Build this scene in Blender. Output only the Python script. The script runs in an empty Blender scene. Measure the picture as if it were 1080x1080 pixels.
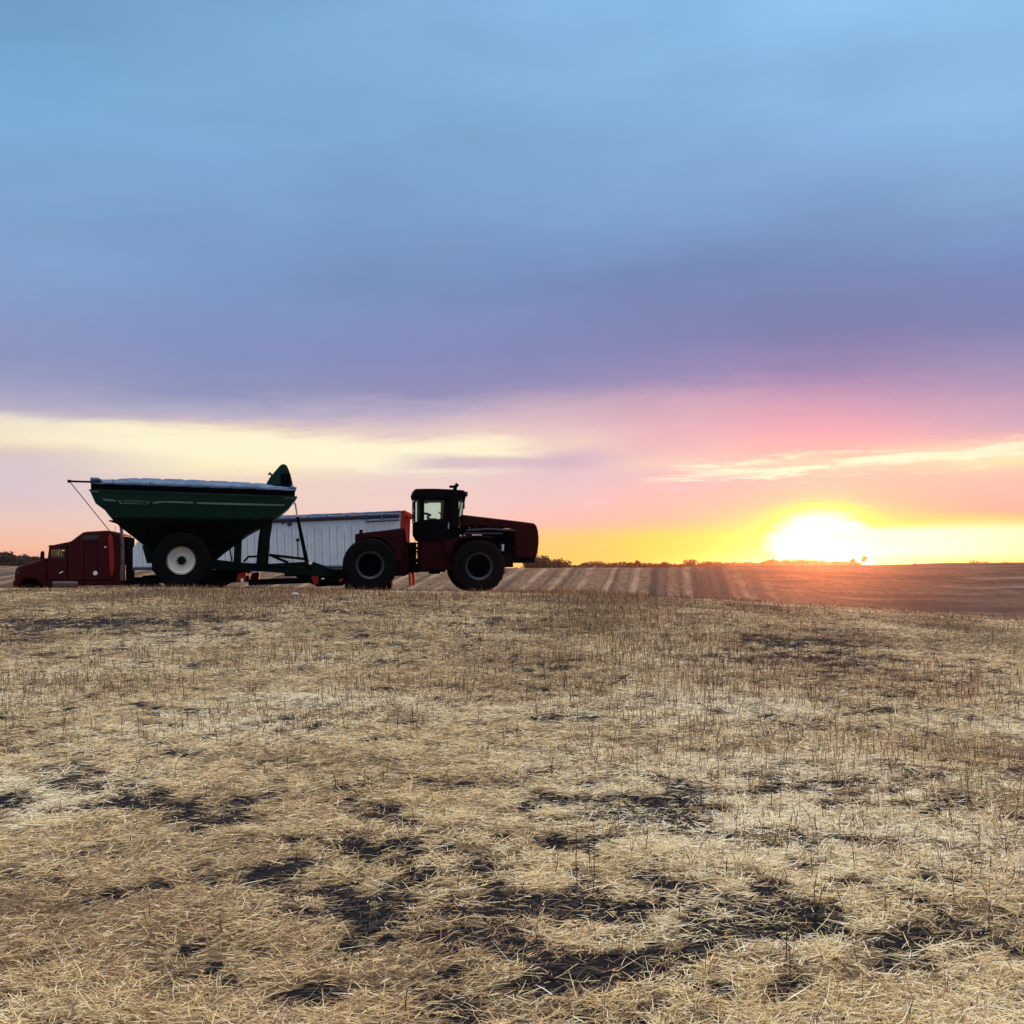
import bpy, bmesh, math, random
import numpy as np
from mathutils import Vector, Matrix, Euler
random.seed(7)
rng = np.random.default_rng(11)
R = math.radians
scene = bpy.context.scene
col = scene.collection

# ------------------------------------------------------------------ camera
F = 1158.0
CAMZ = 1.6
PITCH = math.atan(60 / F)
cam_d = bpy.data.cameras.new("camera")
cam = bpy.data.objects.new("camera", cam_d)
col.objects.link(cam)
cam.location = (0, 0, CAMZ)
cam.rotation_euler = (R(90) + PITCH, 0, 0)
cam_d.sensor_width = 36
cam_d.lens = 36 * F / 1080
cam_d.clip_start = 0.05
cam_d.clip_end = 20000
scene.camera = cam
CAMO = Vector((0, 0, CAMZ))

def ray(px, py):
    """direction of the sight line through a point measured in the photograph"""
    a, b = (px - 540) / F, (540 - py) / F
    c, s = math.cos(PITCH), math.sin(PITCH)
    return Vector((a, c - b * s, s + b * c))

# ------------------------------------------------------------------ terrain height
def _hash(ix, iy, seed):
    h = (ix.astype(np.int64) * 374761393 + iy.astype(np.int64) * 668265263 + seed * 974634777) & 0x7fffffff
    h = ((h ^ (h >> 13)) * 1274126177) & 0x7fffffff
    h = (h ^ (h >> 16)) & 0x7fffffff
    return h / float(0x7fffffff)

def vnoise(x, y, seed=0):
    x = np.asarray(x, dtype=np.float64); y = np.asarray(y, dtype=np.float64)
    ix = np.floor(x); iy = np.floor(y)
    fx = x - ix; fy = y - iy
    fx = fx * fx * fx * (fx * (fx * 6 - 15) + 10); fy = fy * fy * fy * (fy * (fy * 6 - 15) + 10)
    a = _hash(ix, iy, seed); b = _hash(ix + 1, iy, seed)
    c = _hash(ix, iy + 1, seed); d = _hash(ix + 1, iy + 1, seed)
    return (a + (b - a) * fx) * (1 - fy) + (c + (d - c) * fx) * fy

def fbm(x, y, seed=0, octv=4):
    s = 0; amp = 0.5; tot = 0
    for k in range(octv):
        # turn every octave so that no grid shows
        t = 0.6 + k * 1.1
        xx = x * math.cos(t) - y * math.sin(t); yy = x * math.sin(t) + y * math.cos(t)
        s = s + amp * vnoise(xx * 2 ** k + 17.3 * k, yy * 2 ** k - 9.1 * k, seed + k); tot += amp; amp *= 0.5
    return s / tot

def sstep(a, b, x):
    t = np.clip((x - a) / (b - a), 0, 1)
    return t * t * (3 - 2 * t)

ROWS = [
    (-60, [(0, 0.0)]),
    (2, [(0, 0.0)]),
    (9, [(-8, 0.05), (0, 0.02), (6, -0.02)]),
    (20, [(-20, 0.34), (-8, 0.36), (0, 0.30), (5, 0.16), (11, -0.08), (20, -0.3)]),
    (35.5, [(-40, 0.55), (-20, 0.88), (-11, 0.94), (-3, 0.83), (1, 0.80), (7, 0.58), (16, -0.02), (40, -0.9)]),
    (41, [(-40, 0.3), (-18, 0.62), (-12, 0.86), (-5, 0.71), (0, 0.68), (6, 0.42), (8, 0.25), (16, -0.35), (40, -1.3)]),
    (52, [(-40, -0.8), (-24, -0.12), (-18, 0.12), (-11, 0.45), (-5, 0.62), (0, 0.42), (8, -0.15), (16, -0.7), (40, -1.8)]),
    (92, [(-60, -2.4), (0, -2.6), (40, -4.2)]),
    (150, [(-60, -4.2), (20, -5.0), (60, -7.0), (100, -8.0)]),
    (228, [(-120, -3.5), (0, -4.6), (50, -5.0), (80, -7.5), (110, -9.0)]),
    (300, [(-160, 2.3), (-60, 1.9), (60, 1.9), (100, 2.0), (150, 2.5)]),
    (340, [(-160, 2.3), (-60, 1.7), (60, 1.7), (100, 2.0), (150, 3.0)]),
    (470, [(-200, 2.2), (0, 1.0), (110, 1.6), (160, 3.2), (260, 4.2)]),
    (900, [(-300, 0.2), (0, 0.0), (150, 0.6), (300, 3.5), (420, 6.0)]),
    (1600, [(-500, -1.0), (0, -2.0), (500, 0.0)]),
    (6500, [(0, -6.0)]),
]

def gz(x, y, fine=True):
    x = np.asarray(x, dtype=np.float64); y = np.asarray(y, dtype=np.float64)
    x, y = np.broadcast_arrays(x, y)
    z = np.zeros(x.shape)
    ys = [r[0] for r in ROWS]
    def row(i):
        ks = ROWS[i][1]
        return (np.interp(x - 1.5, [k[0] for k in ks], [k[1] for k in ks]) + np.interp(x, [k[0] for k in ks], [k[1] for k in ks])
                + np.interp(x + 1.5, [k[0] for k in ks], [k[1] for k in ks])) / 3
    vals = [row(i) for i in range(len(ROWS))]
    for i in range(len(ROWS) - 1):
        m = (y >= ys[i]) & (y <= ys[i + 1])
        # monotone-ish cubic between the rows
        t = np.clip((y - ys[i]) / (ys[i + 1] - ys[i]), 0, 1)
        h = ys[i + 1] - ys[i]
        def slope(j):
            if j <= 0 or j >= len(ROWS) - 1: return np.zeros(x.shape)
            d0 = (vals[j] - vals[j - 1]) / (ys[j] - ys[j - 1]); d1 = (vals[j + 1] - vals[j]) / (ys[j + 1] - ys[j])
            return np.where(d0 * d1 > 0, 2 * d0 * d1 / (d0 + d1 + 1e-12 * np.sign(d0 + d1) + 1e-15), 0)
        m0 = slope(i) * h; m1 = slope(i + 1) * h
        t2 = t * t; t3 = t2 * t
        zi = (2 * t3 - 3 * t2 + 1) * vals[i] + (t3 - 2 * t2 + t) * m0 + (-2 * t3 + 3 * t2) * vals[i + 1] + (t3 - t2) * m1
        z = np.where(m, zi, z)
    far = sstep(70, 260, y)
    z = z + far * 0.75 * (fbm(x / 70.0, y / 45.0, 5, 3) - 0.5)
    z = z + sstep(70, 200, y) * sstep(10, 90, x) * 1.7 * (fbm(x / 38.0, y / 22.0, 25, 3) - 0.5)
    near = 1 - sstep(30, 60, y)
    z = z + 0.10 * near * (fbm(x / 3.2, y / 3.2, 8, 3) - 0.5)
    if fine:
        z = z + 0.05 * near * (fbm(x / 0.5, y / 0.5, 12, 3) - 0.5)
    return z

def ground_hit(px, py):
    d = ray(px, py)
    t = 2.0
    while t < 3000:
        p = CAMO + d * t
        if p.z < float(gz(p.x, p.y, False)): return p
        t *= 1.004
    return CAMO + d * 3000

# bare, dark soil shows in these spots (where it lies, how large it is, how bare it is)
SOIL_PX = [(110, 850, 130, 15, .9), (20, 845, 50, 14, .9), (90, 657, 140, 9, 1.7), (215, 651, 60, 7, 1.3), (345, 893, 30, 12, .9), (430, 930, 70, 30, .8),
           (530, 975, 75, 42, 1.1), (620, 1030, 110, 55, .95), (640, 848, 85, 22, .85), (700, 870, 100, 24, .7), (590, 830, 60, 14, .6),
           (350, 1050, 85, 34, .95), (850, 698, 80, 13, 1.45), (845, 678, 75, 8, 1.3), (840, 1055, 70, 35, .95), (780, 990, 80, 40, .75), (930, 1060, 60, 30, .8), (700, 940, 80, 40, .7),
           (215, 1052, 18, 10, 1.2), (880, 850, 120, 14, .55), (680, 760, 90, 8, .35), (470, 1010, 60, 25, .75), (1000, 980, 60, 24, .5),
           (100, 1050, 60, 16, .5), (300, 670, 90, 5, .5), (480, 905, 60, 16, .6), (560, 880, 50, 12, .6), (470, 835, 40, 6, .5), (820, 915, 60, 14, .6),
           (690, 1060, 90, 30, .9), (20, 980, 40, 10, .4),
           (650, 960, 350, 115, .85), (760, 860, 270, 40, .72), (920, 970, 190, 85, .72), (500, 930, 150, 45, .8), (450, 1062, 190, 36, .9), (700, 1072, 190, 40, 1.0), (880, 1068, 120, 36, .9), (560, 1000, 110, 34, .9), (330, 1045, 150, 40, .55), (860, 690, 130, 26, .6), (120, 800, 170, 30, .15), (560, 1075, 260, 30, .7), (300, 655, 260, 22, .35)]
SOIL = []
for (px, py, rx, ry, s) in SOIL_PX:
    p = ground_hit(px, py)
    q = ground_hit(px, py - ry); q2 = ground_hit(px, min(py + ry, 1150))
    SOIL.append((p.x, p.y, rx * p.y / F, max(0.08, 0.5 * (q.y - q2.y)), s))

def cover(x, y):
    """0 = bare soil, 1 = closed straw mat"""
    b = np.zeros(np.shape(x))
    for (cx, cy, rx, ry, s) in SOIL:
        b = np.maximum(b, s * np.exp(-0.8 * (((x - cx) / rx) ** 2 + ((y - cy) / ry) ** 2)))
    n = fbm(x / 0.34, y / 0.26, 40, 5)
    n1 = fbm(x / 0.11, y / 0.09, 50, 2)
    n2 = fbm(x / 1.6, y / 1.3, 60, 3)
    v = b * 0.44 + 1.5 * (n - 0.5) + 1.0 * (n1 - 0.5) + 0.4 * (n2 - 0.5)
    return 1 - sstep(0.25, 0.37, v)

# ------------------------------------------------------------------ material helpers
def N(nt, t, **kw):
    n = nt.nodes.new(t)
    for k, v in kw.items(): setattr(n, k, v)
    return n

def setin(nt, sock, v):
    if hasattr(v, 'is_linked') or hasattr(v, 'node'): nt.links.new(v, sock)
    else: sock.default_value = v

def math_(nt, op, a, b=None, c=None, clamp=False):
    n = N(nt, 'ShaderNodeMath', operation=op); n.use_clamp = clamp
    setin(nt, n.inputs[0], a)
    if b is not None: setin(nt, n.inputs[1], b)
    if c is not None: setin(nt, n.inputs[2], c)
    return n.outputs[0]

def mixc(nt, f, a, b, mode='MIX'):
    n = N(nt, 'ShaderNodeMix', data_type='RGBA', blend_type=mode)
    setin(nt, n.inputs[0], f)
    for s, v in ((n.inputs[6], a), (n.inputs[7], b)):
        if isinstance(v, tuple): s.default_value = (*v[:3], 1)
        else: nt.links.new(v, s)
    return n.outputs[2]

def maprange(nt, v, a, b, c=0.0, d=1.0, smooth=True):
    n = N(nt, 'ShaderNodeMapRange', interpolation_type='SMOOTHSTEP' if smooth else 'LINEAR')
    setin(nt, n.inputs[0], v)
    for i, q in enumerate((a, b, c, d)): n.inputs[i + 1].default_value = q
    return n.outputs[0]

def noise(nt, vec, scale, detail=4, rough=0.55, dist=0.0):
    n = N(nt, 'ShaderNodeTexNoise'); nt.links.new(vec, n.inputs['Vector'])
    n.inputs['Scale'].default_value = scale; n.inputs['Detail'].default_value = detail
    n.inputs['Roughness'].default_value = rough; n.inputs['Distortion'].default_value = dist
    return n.outputs['Fac']

def vscale(nt, vec, s):
    n = N(nt, 'ShaderNodeMapping'); nt.links.new(vec, n.inputs['Vector']); n.inputs['Scale'].default_value = s
    return n.outputs[0]

def ramp(nt, fac, stops):
    n = N(nt, 'ShaderNodeValToRGB'); nt.links.new(fac, n.inputs[0])
    e = n.color_ramp.elements
    while len(e) > 1: e.remove(e[-1])
    for i, (p, c) in enumerate(stops):
        k = e[0] if i == 0 else e.new(p)
        k.position = p; k.color = (*c[:3], 1)
    return n.outputs[0]

def new_mat(name):
    m = bpy.data.materials.new(name); m.use_nodes = True
    nt = m.node_tree; b = nt.nodes['Principled BSDF']
    return m, nt, b

def simple(name, c, rough=0.5, metal=0.0, dirt=0.25, dirtcol=(0.10, 0.08, 0.06), scale=3.0, bump=0.0, coat=0.0, spec=0.5):
    """paint, rubber or metal with uneven dust and small unevenness"""
    m, nt, b = new_mat(name)
    tc = N(nt, 'ShaderNodeTexCoord')
    f = noise(nt, tc.outputs['Object'], scale, 6, 0.65)
    f2 = noise(nt, tc.outputs['Object'], scale * 9, 4, 0.6)
    k = maprange(nt, math_(nt, 'ADD', math_(nt, 'MULTIPLY', f, 0.7), math_(nt, 'MULTIPLY', f2, 0.3)), 0.42, 0.72)
    nt.links.new(mixc(nt, math_(nt, 'MULTIPLY', k, dirt), c, dirtcol), b.inputs['Base Color'])
    nt.links.new(maprange(nt, f, 0.3, 0.8, max(0.02, rough - 0.08), min(1, rough + 0.2)), b.inputs['Roughness'])
    b.inputs['Metallic'].default_value = metal
    b.inputs['Coat Weight'].default_value = coat
    b.inputs['Specular IOR Level'].default_value = spec
    if bump:
        bp = N(nt, 'ShaderNodeBump'); bp.inputs['Strength'].default_value = bump; bp.inputs['Distance'].default_value = 0.02
        nt.links.new(f2, bp.inputs['Height']); nt.links.new(bp.outputs[0], b.inputs['Normal'])
    return m

def glass(name, tint):
    m, nt, b = new_mat(name)
    nt.nodes.remove(b)
    t = N(nt, 'ShaderNodeBsdfTransparent'); t.inputs[0].default_value = (*tint, 1)
    g = N(nt, 'ShaderNodeBsdfGlossy'); g.inputs['Roughness'].default_value = 0.08
    fr = N(nt, 'ShaderNodeFresnel'); fr.inputs[0].default_value = 1.45
    mx = N(nt, 'ShaderNodeMixShader')
    nt.links.new(fr.outputs[0], mx.inputs[0]); nt.links.new(t.outputs[0], mx.inputs[1]); nt.links.new(g.outputs[0], mx.inputs[2])
    nt.links.new(mx.outputs[0], nt.nodes['Material Output'].inputs[0])
    return m

M = {}
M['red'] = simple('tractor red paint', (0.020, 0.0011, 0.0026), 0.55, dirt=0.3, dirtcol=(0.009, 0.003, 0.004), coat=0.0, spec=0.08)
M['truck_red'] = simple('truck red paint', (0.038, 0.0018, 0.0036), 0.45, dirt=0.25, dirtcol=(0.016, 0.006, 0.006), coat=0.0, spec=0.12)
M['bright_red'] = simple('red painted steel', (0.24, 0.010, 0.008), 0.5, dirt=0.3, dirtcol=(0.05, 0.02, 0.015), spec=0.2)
M['black'] = simple('black painted steel', (0.0035, 0.0042, 0.006), 0.85, dirt=0.3, dirtcol=(0.008, 0.007, 0.007), spec=0.0)
M['rubber'] = simple('black tyre rubber', (0.0035, 0.004, 0.0055), 0.9, dirt=0.35, dirtcol=(0.010, 0.009, 0.009), bump=0.2, spec=0.06)
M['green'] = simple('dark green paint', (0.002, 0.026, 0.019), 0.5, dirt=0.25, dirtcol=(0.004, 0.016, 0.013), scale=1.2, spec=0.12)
M['green_shaded'] = simple('dark green paint with shade', (0.0012, 0.0075, 0.006), 0.6, dirt=0.3, dirtcol=(0.004, 0.005, 0.005), spec=0.08)  # same green made darker, shade of the hopper underside painted in
M['decal'] = simple('pale decal', (0.10, 0.17, 0.15), 0.5, dirt=0.4, dirtcol=(0.06, 0.1, 0.08))
M['tarp'] = simple('blue tarp', (0.020, 0.078, 0.17), 0.6, dirt=0.9, dirtcol=(0.004, 0.026, 0.07), scale=1.6, bump=0.6)
M['seam'] = simple('grey seam', (0.10, 0.13, 0.16), 0.7, dirt=0.5)
M['roll'] = simple('rolled navy tarp', (0.012, 0.028, 0.075), 0.5, dirt=0.3, dirtcol=(0.04, 0.06, 0.10), scale=2.0, bump=0.4)
M['rim_white'] = simple('cream rim paint', (0.62, 0.63, 0.57), 0.5, dirt=0.4, dirtcol=(0.25, 0.23, 0.18))
M['rim_dark'] = simple('dark rim paint', (0.014, 0.017, 0.027), 0.45, dirt=0.4, dirtcol=(0.02, 0.02, 0.02))
M['trailer'] = simple('white trailer wall', (0.60, 0.69, 0.76), 0.5, metal=0.0, dirt=0.6, dirtcol=(0.34, 0.40, 0.45), scale=1.3, bump=0.05)
M['alu'] = simple('aluminium', (0.75, 0.76, 0.78), 0.32, metal=0.9, dirt=0.4, dirtcol=(0.3, 0.28, 0.25))
M['rear_sunlit'] = simple('red of sunlit rear end', (0.26, 0.03, 0.025), 0.8, dirt=0.5, dirtcol=(0.2, 0.04, 0.03), spec=0.0)  # red painted in for low sunlight on the rear end
M['alu_dim'] = simple('dull steel', (0.11, 0.075, 0.075), 0.5, metal=0.5, dirt=0.5, dirtcol=(0.05, 0.03, 0.03))
M['chrome'] = simple('chrome', (0.8, 0.8, 0.82), 0.12, metal=1.0, dirt=0.15)
M['lamp'] = simple('clear lamp lens', (0.8, 0.8, 0.78), 0.15, dirt=0.1)
M['amber'] = simple('red lens and sunlit red', (0.30, 0.02, 0.01), 0.8, dirt=0.1)
M['seat'] = simple('seat fabric', (0.02, 0.02, 0.022), 0.9, dirt=0.2)
M['glass'] = glass('tinted cab glass', (0.86, 0.97, 0.93))
M['glass2'] = glass('truck glass', (0.95, 0.95, 0.72))
M['darkglass'] = simple('dark sleeper glass', (0.012, 0.01, 0.012), 0.15, dirt=0.1)

# ------------------------------------------------------------------ object helpers
def tag(o, label=None, cat=None, group=None, kind=None):
    if label: o['label'] = label
    if cat: o['category'] = cat
    if group: o['group'] = group
    if kind: o['kind'] = kind
    return o

def empty(name, loc, rot=(0, 0, 0)):
    e = bpy.data.objects.new(name, None); e.empty_display_size = 0.3
    e.location = loc; e.rotation_euler = rot
    col.objects.link(e)
    return e

class MB:
    def __init__(self): self.bm = bmesh.new()
    def box(self, x0, x1, y0, y1, z0, z1):
        vs = [self.bm.verts.new(p) for p in ((x0, y0, z0), (x1, y0, z0), (x1, y1, z0), (x0, y1, z0), (x0, y0, z1), (x1, y0, z1), (x1, y1, z1), (x0, y1, z1))]
        for f in ((0, 3, 2, 1), (4, 5, 6, 7), (0, 1, 5, 4), (1, 2, 6, 5), (2, 3, 7, 6), (3, 0, 4, 7)): self.bm.faces.new([vs[i] for i in f])
        return self
    def prism(self, pts, y0, y1):
        a = [self.bm.verts.new((p[0], y0, p[1])) for p in pts]
        b = [self.bm.verts.new((p[0], y1, p[1])) for p in pts]
        n = len(pts)
        self.bm.faces.new(a); self.bm.faces.new(b[::-1])
        for i in range(n): self.bm.faces.new((a[i], b[i], b[(i + 1) % n], a[(i + 1) % n]))
        return self
    def loft(self, loops, cap=True):
        L = [[self.bm.verts.new(p) for p in lp] for lp in loops]
        n = len(L[0])
        for u, v in zip(L, L[1:]):
            for i in range(n): self.bm.faces.new((u[i], u[(i + 1) % n], v[(i + 1) % n], v[i]))
        if cap: self.bm.faces.new(L[0][::-1]); self.bm.faces.new(L[-1])
        return self
    def tube(self, pts, r, n=8):
        pts = [Vector(p) for p in pts]
        rs = r if isinstance(r, (list, tuple)) else [r] * len(pts)
        loops = []; up = None
        for i, p in enumerate(pts):
            d = (pts[min(i + 1, len(pts) - 1)] - pts[max(i - 1, 0)]).normalized()
            if up is None: up = d.orthogonal().normalized()
            up = (up - d * up.dot(d)).normalized(); s = d.cross(up)
            loops.append([p + (up * math.cos(2 * math.pi * k / n) + s * math.sin(2 * math.pi * k / n)) * rs[i] for k in range(n)])
        return self.loft(loops)
    def lathe(self, prof, cx, cz, n=40, closed=True):
        """prof: (radius, y) pairs, turned about the y axis"""
        rings = [[self.bm.verts.new((cx + r * math.cos(2 * math.pi * k / n), y, cz + r * math.sin(2 * math.pi * k / n))) for k in range(n)] for r, y in prof]
        m = len(rings)
        for i in range(m if closed else m - 1):
            u, v = rings[i], rings[(i + 1) % m]
            for k in range(n): self.bm.faces.new((u[k], u[(k + 1) % n], v[(k + 1) % n], v[k]))
        if not closed:
            self.bm.faces.new(rings[0]); self.bm.faces.new(rings[-1][::-1])
        return self
    def build(self, name, mat, parent=None, bevel=0.012, smooth=False, mats=None):
        bmesh.ops.recalc_face_normals(self.bm, faces=self.bm.faces)
        me = bpy.data.meshes.new(name); self.bm.to_mesh(me); self.bm.free()
        o = bpy.data.objects.new(name, me); col.objects.link(o)
        me.materials.append(mat)
        if smooth:
            me.polygons.foreach_set('use_smooth', [True] * len(me.polygons))
            me.set_sharp_from_angle(angle=R(38))
        if bevel:
            b = o.modifiers.new('bevel', 'BEVEL'); b.width = bevel; b.segments = 2; b.limit_method = 'ANGLE'; b.angle_limit = R(35)
        if parent: o.parent = parent
        return o

def build_each(mb, name, mat, parent=None, bevel=0.012, smooth=False):
    """every separate piece of the builder becomes an object of its own"""
    bm = mb.bm; seen = set(); out = []
    for v in bm.verts:
        if v in seen: continue
        st = [v]; isl = []; seen.add(v)
        while st:
            q = st.pop(); isl.append(q)
            for e in q.link_edges:
                w = e.other_vert(q)
                if w not in seen: seen.add(w); st.append(w)
        s = set(isl); n = MB(); mp = {q: n.bm.verts.new(q.co) for q in isl}
        for f in {f for q in isl for f in q.link_faces}:
            n.bm.faces.new([mp[q] for q in f.verts])
        out.append(n.build(name, mat, parent, bevel, smooth))
    bm.free()
    return out

class Frame:
    """local side-view coordinates of a vehicle: turns a measured outline point into metres on a plane of the vehicle"""
    def __init__(self, root):
        self.m = Matrix.LocRotScale(root.location, root.rotation_euler, None).inverted()
        self.o = self.m @ CAMO
    def __call__(self, px, py, yl):
        d = self.m.to_3x3() @ ray(px, py)
        t = (yl - self.o.y) / d.y
        p = self.o + d * t
        return (p.x, p.z)
    def pts(self, lst, yl): return [self(a, b, yl) for a, b in lst]
HAZE = 0.00006
# ------------------------------------------------------------------ ground
SINH_N = 400
def axis(c, lo, hi):
    k, a = 8.67, 1.61
    u = np.linspace(-1, 1, 2 * SINH_N + 1)
    v = c + a * np.sinh(k * u)
    return v[(v > lo) & (v < hi)]

VP = R(8.8)
def build_ground():
    xs = axis(0, -3200, 3200); ys = axis(4, -60, 4600)
    extra = np.arange(22, 60, 0.45)
    ys = np.unique(np.round(np.concatenate([ys, extra]), 3))
    X, Y = np.meshgrid(xs, ys)
    Z = gz(X, Y)
    nx, ny = len(xs), len(ys)
    co = np.stack([X, Y, Z], -1).reshape(-1, 3).astype(np.float32)
    i = np.arange(nx * ny).reshape(ny, nx)
    q = np.stack([i[:-1, :-1], i[:-1, 1:], i[1:, 1:], i[1:, :-1]], -1).reshape(-1, 4)
    me = bpy.data.meshes.new('ground')
    me.vertices.add(len(co)); me.vertices.foreach_set('co', co.ravel())
    me.loops.add(q.size); me.loops.foreach_set('vertex_index', q.ravel().astype(np.int32))
    me.polygons.add(len(q)); me.polygons.foreach_set('loop_start', np.arange(0, q.size, 4, dtype=np.int32))
    me.update(calc_edges=True)
    me.polygons.foreach_set('use_smooth', np.ones(len(q), dtype=bool))
    cv = cover(X, Y).ravel().astype(np.float32)
    a = me.attributes.new('cover', 'FLOAT', 'POINT'); a.data.foreach_set('value', cv)
    o = bpy.data.objects.new('ground', me); col.objects.link(o)
    m, nt, b = new_mat('straw covered field soil')
    tc = N(nt, 'ShaderNodeTexCoord'); P = tc.outputs['Object']
    sep = N(nt, 'ShaderNodeSeparateXYZ'); nt.links.new(P, sep.inputs[0])
    x, y = sep.outputs[0], sep.outputs[1]
    at = N(nt, 'ShaderNodeAttribute'); at.attribute_name = 'cover'
    n1 = noise(nt, P, 9, 6, 0.7); n2 = noise(nt, P, 0.8, 5, 0.6); n3 = noise(nt, P, 45, 5, 0.7); n4 = noise(nt, vscale(nt, P, (1, 2.2, 1)), 3.0, 8, 0.75)
    fib = noise(nt, vscale(nt, P, (40, 110, 40)), 1.0, 4, 0.7, 1.5); fm = math_(nt, 'ADD', math_(nt, 'MULTIPLY', fib, 0.65), math_(nt, 'MULTIPLY', n1, 0.35))
    straw = ramp(nt, fm, [(0.38, (0.020, 0.015, 0.012)), (0.48, (0.09, 0.065, 0.035)), (0.56, (0.34, 0.255, 0.14)), (0.66, (0.60, 0.48, 0.29))])
    straw = mixc(nt, maprange(nt, n2, 0.45, 0.75, 0.0, 0.5), straw, (0.12, 0.085, 0.05))
    straw = mixc(nt, maprange(nt, n4, 0.52, 0.70), straw, (0.075, 0.055, 0.045))
    soil = ramp(nt, n3, [(0.3, (0.004, 0.004, 0.006)), (0.7, (0.020, 0.018, 0.020))])
    cov = math_(nt, 'ADD', at.outputs['Fac'], math_(nt, 'MULTIPLY', math_(nt, 'SUBTRACT', n1, 0.5), 0.8))
    nearc = mixc(nt, maprange(nt, cov, 0.35, 0.75), soil, straw)
    # far field: swaths left by the combine, running away from us
    u = math_(nt, 'SUBTRACT', math_(nt, 'MULTIPLY', x, math.cos(VP)), math_(nt, 'MULTIPLY', y, math.sin(VP)))
    wob = math_(nt, 'MULTIPLY', math_(nt, 'SUBTRACT', noise(nt, P, 0.02, 2), 0.5), 3.0)
    u = math_(nt, 'ADD', u, wob)
    cu = N(nt, 'ShaderNodeCombineXYZ'); nt.links.new(u, cu.inputs[0]); nt.links.new(math_(nt, 'MULTIPLY', y, 0.006), cu.inputs[1])
    s1 = noise(nt, cu.outputs[0], 0.42, 3, 0.6)
    s2 = noise(nt, cu.outputs[0], 0.13, 2, 0.5)
    s3 = math_(nt, 'SINE', math_(nt, 'MULTIPLY', u, 2 * math.pi / 6.3))
    farc = ramp(nt, noise(nt, vscale(nt, P, (1, .35, 1)), 0.9, 8, 0.8), [(0.36, (0.050, 0.032, 0.020)), (0.64, (0.20, 0.135, 0.080))])
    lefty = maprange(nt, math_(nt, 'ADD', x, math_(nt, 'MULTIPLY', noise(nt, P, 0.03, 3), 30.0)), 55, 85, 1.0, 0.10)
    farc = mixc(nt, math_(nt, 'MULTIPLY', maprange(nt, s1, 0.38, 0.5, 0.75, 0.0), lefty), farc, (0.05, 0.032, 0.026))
    farc = mixc(nt, math_(nt, 'MULTIPLY', math_(nt, 'MULTIPLY', maprange(nt, s3, 0.5, 1.0), maprange(nt, noise(nt, P, 0.09, 3), 0.35, 0.6, 0.15, 0.5)), lefty), farc, (0.36, 0.26, 0.17))
    farc = mixc(nt, math_(nt, 'MULTIPLY', maprange(nt, s2, 0.36, 0.44, 0.8, 0.0), lefty), farc, (0.04, 0.028, 0.026))
    # two worked dark strips and their pale edges
    for (c0, hw) in ((-5.4, 2.6), (8.4, 3.0)):
        dist = math_(nt, 'ABSOLUTE', math_(nt, 'SUBTRACT', u, c0))
        farc = mixc(nt, math_(nt, 'MULTIPLY', maprange(nt, dist, hw, hw * .6), 0.75), farc, (0.032, 0.024, 0.024))
    # dark bands across the right slope, painting the shade of its undulations
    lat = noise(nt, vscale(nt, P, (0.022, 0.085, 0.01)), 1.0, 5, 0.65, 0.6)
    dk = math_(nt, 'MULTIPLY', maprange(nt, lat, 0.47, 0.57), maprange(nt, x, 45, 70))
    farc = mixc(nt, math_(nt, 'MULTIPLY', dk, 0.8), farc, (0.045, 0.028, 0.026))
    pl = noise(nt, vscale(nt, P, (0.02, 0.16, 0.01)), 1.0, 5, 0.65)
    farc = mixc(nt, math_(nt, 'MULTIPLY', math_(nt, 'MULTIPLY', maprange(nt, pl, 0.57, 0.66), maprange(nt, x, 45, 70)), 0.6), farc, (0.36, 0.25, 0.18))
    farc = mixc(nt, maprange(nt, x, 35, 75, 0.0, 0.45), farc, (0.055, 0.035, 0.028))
    edge = math_(nt, 'ADD', y, math_(nt, 'MULTIPLY', math_(nt, 'SUBTRACT', noise(nt, P, 0.12, 3), 0.5), 12.0))
    k = maprange(nt, edge, 52, 66)
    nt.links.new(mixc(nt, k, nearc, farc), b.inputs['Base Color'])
    b.inputs['Roughness'].default_value = 0.95; b.inputs['Specular IOR Level'].default_value = 0.1
    bp = N(nt, 'ShaderNodeBump'); bp.inputs['Strength'].default_value = 0.8; bp.inputs['Distance'].default_value = 0.06
    nt.links.new(math_(nt, 'ADD', n1, math_(nt, 'MULTIPLY', n3, 0.4)), bp.inputs['Height']); nt.links.new(bp.outputs[0], b.inputs['Normal'])
    me.materials.append(m)
    tag(o, 'stubble field rising to a low crest with striped harvested slopes beyond', 'field', kind='structure')
build_ground()

# ------------------------------------------------------------------ straw and stubble as real blades
def straw_mat(name, stops, trans=0.25):
    m, nt, b = new_mat(name)
    at = N(nt, 'ShaderNodeAttribute'); at.attribute_name = 'tone'
    c = ramp(nt, at.outputs['Fac'], stops)
    nt.links.new(c, b.inputs['Base Color']); b.inputs['Roughness'].default_value = 0.6; b.inputs['Specular IOR Level'].default_value = 0.25
    t = N(nt, 'ShaderNodeBsdfTranslucent'); nt.links.new(c, t.inputs[0])
    mx = N(nt, 'ShaderNodeMixShader'); mx.inputs[0].default_value = trans
    nt.links.new(b.outputs[0], mx.inputs[1]); nt.links.new(t.outputs[0], mx.inputs[2])
    nt.links.new(mx.outputs[0], nt.nodes['Material Output'].inputs[0])
    return m

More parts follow.
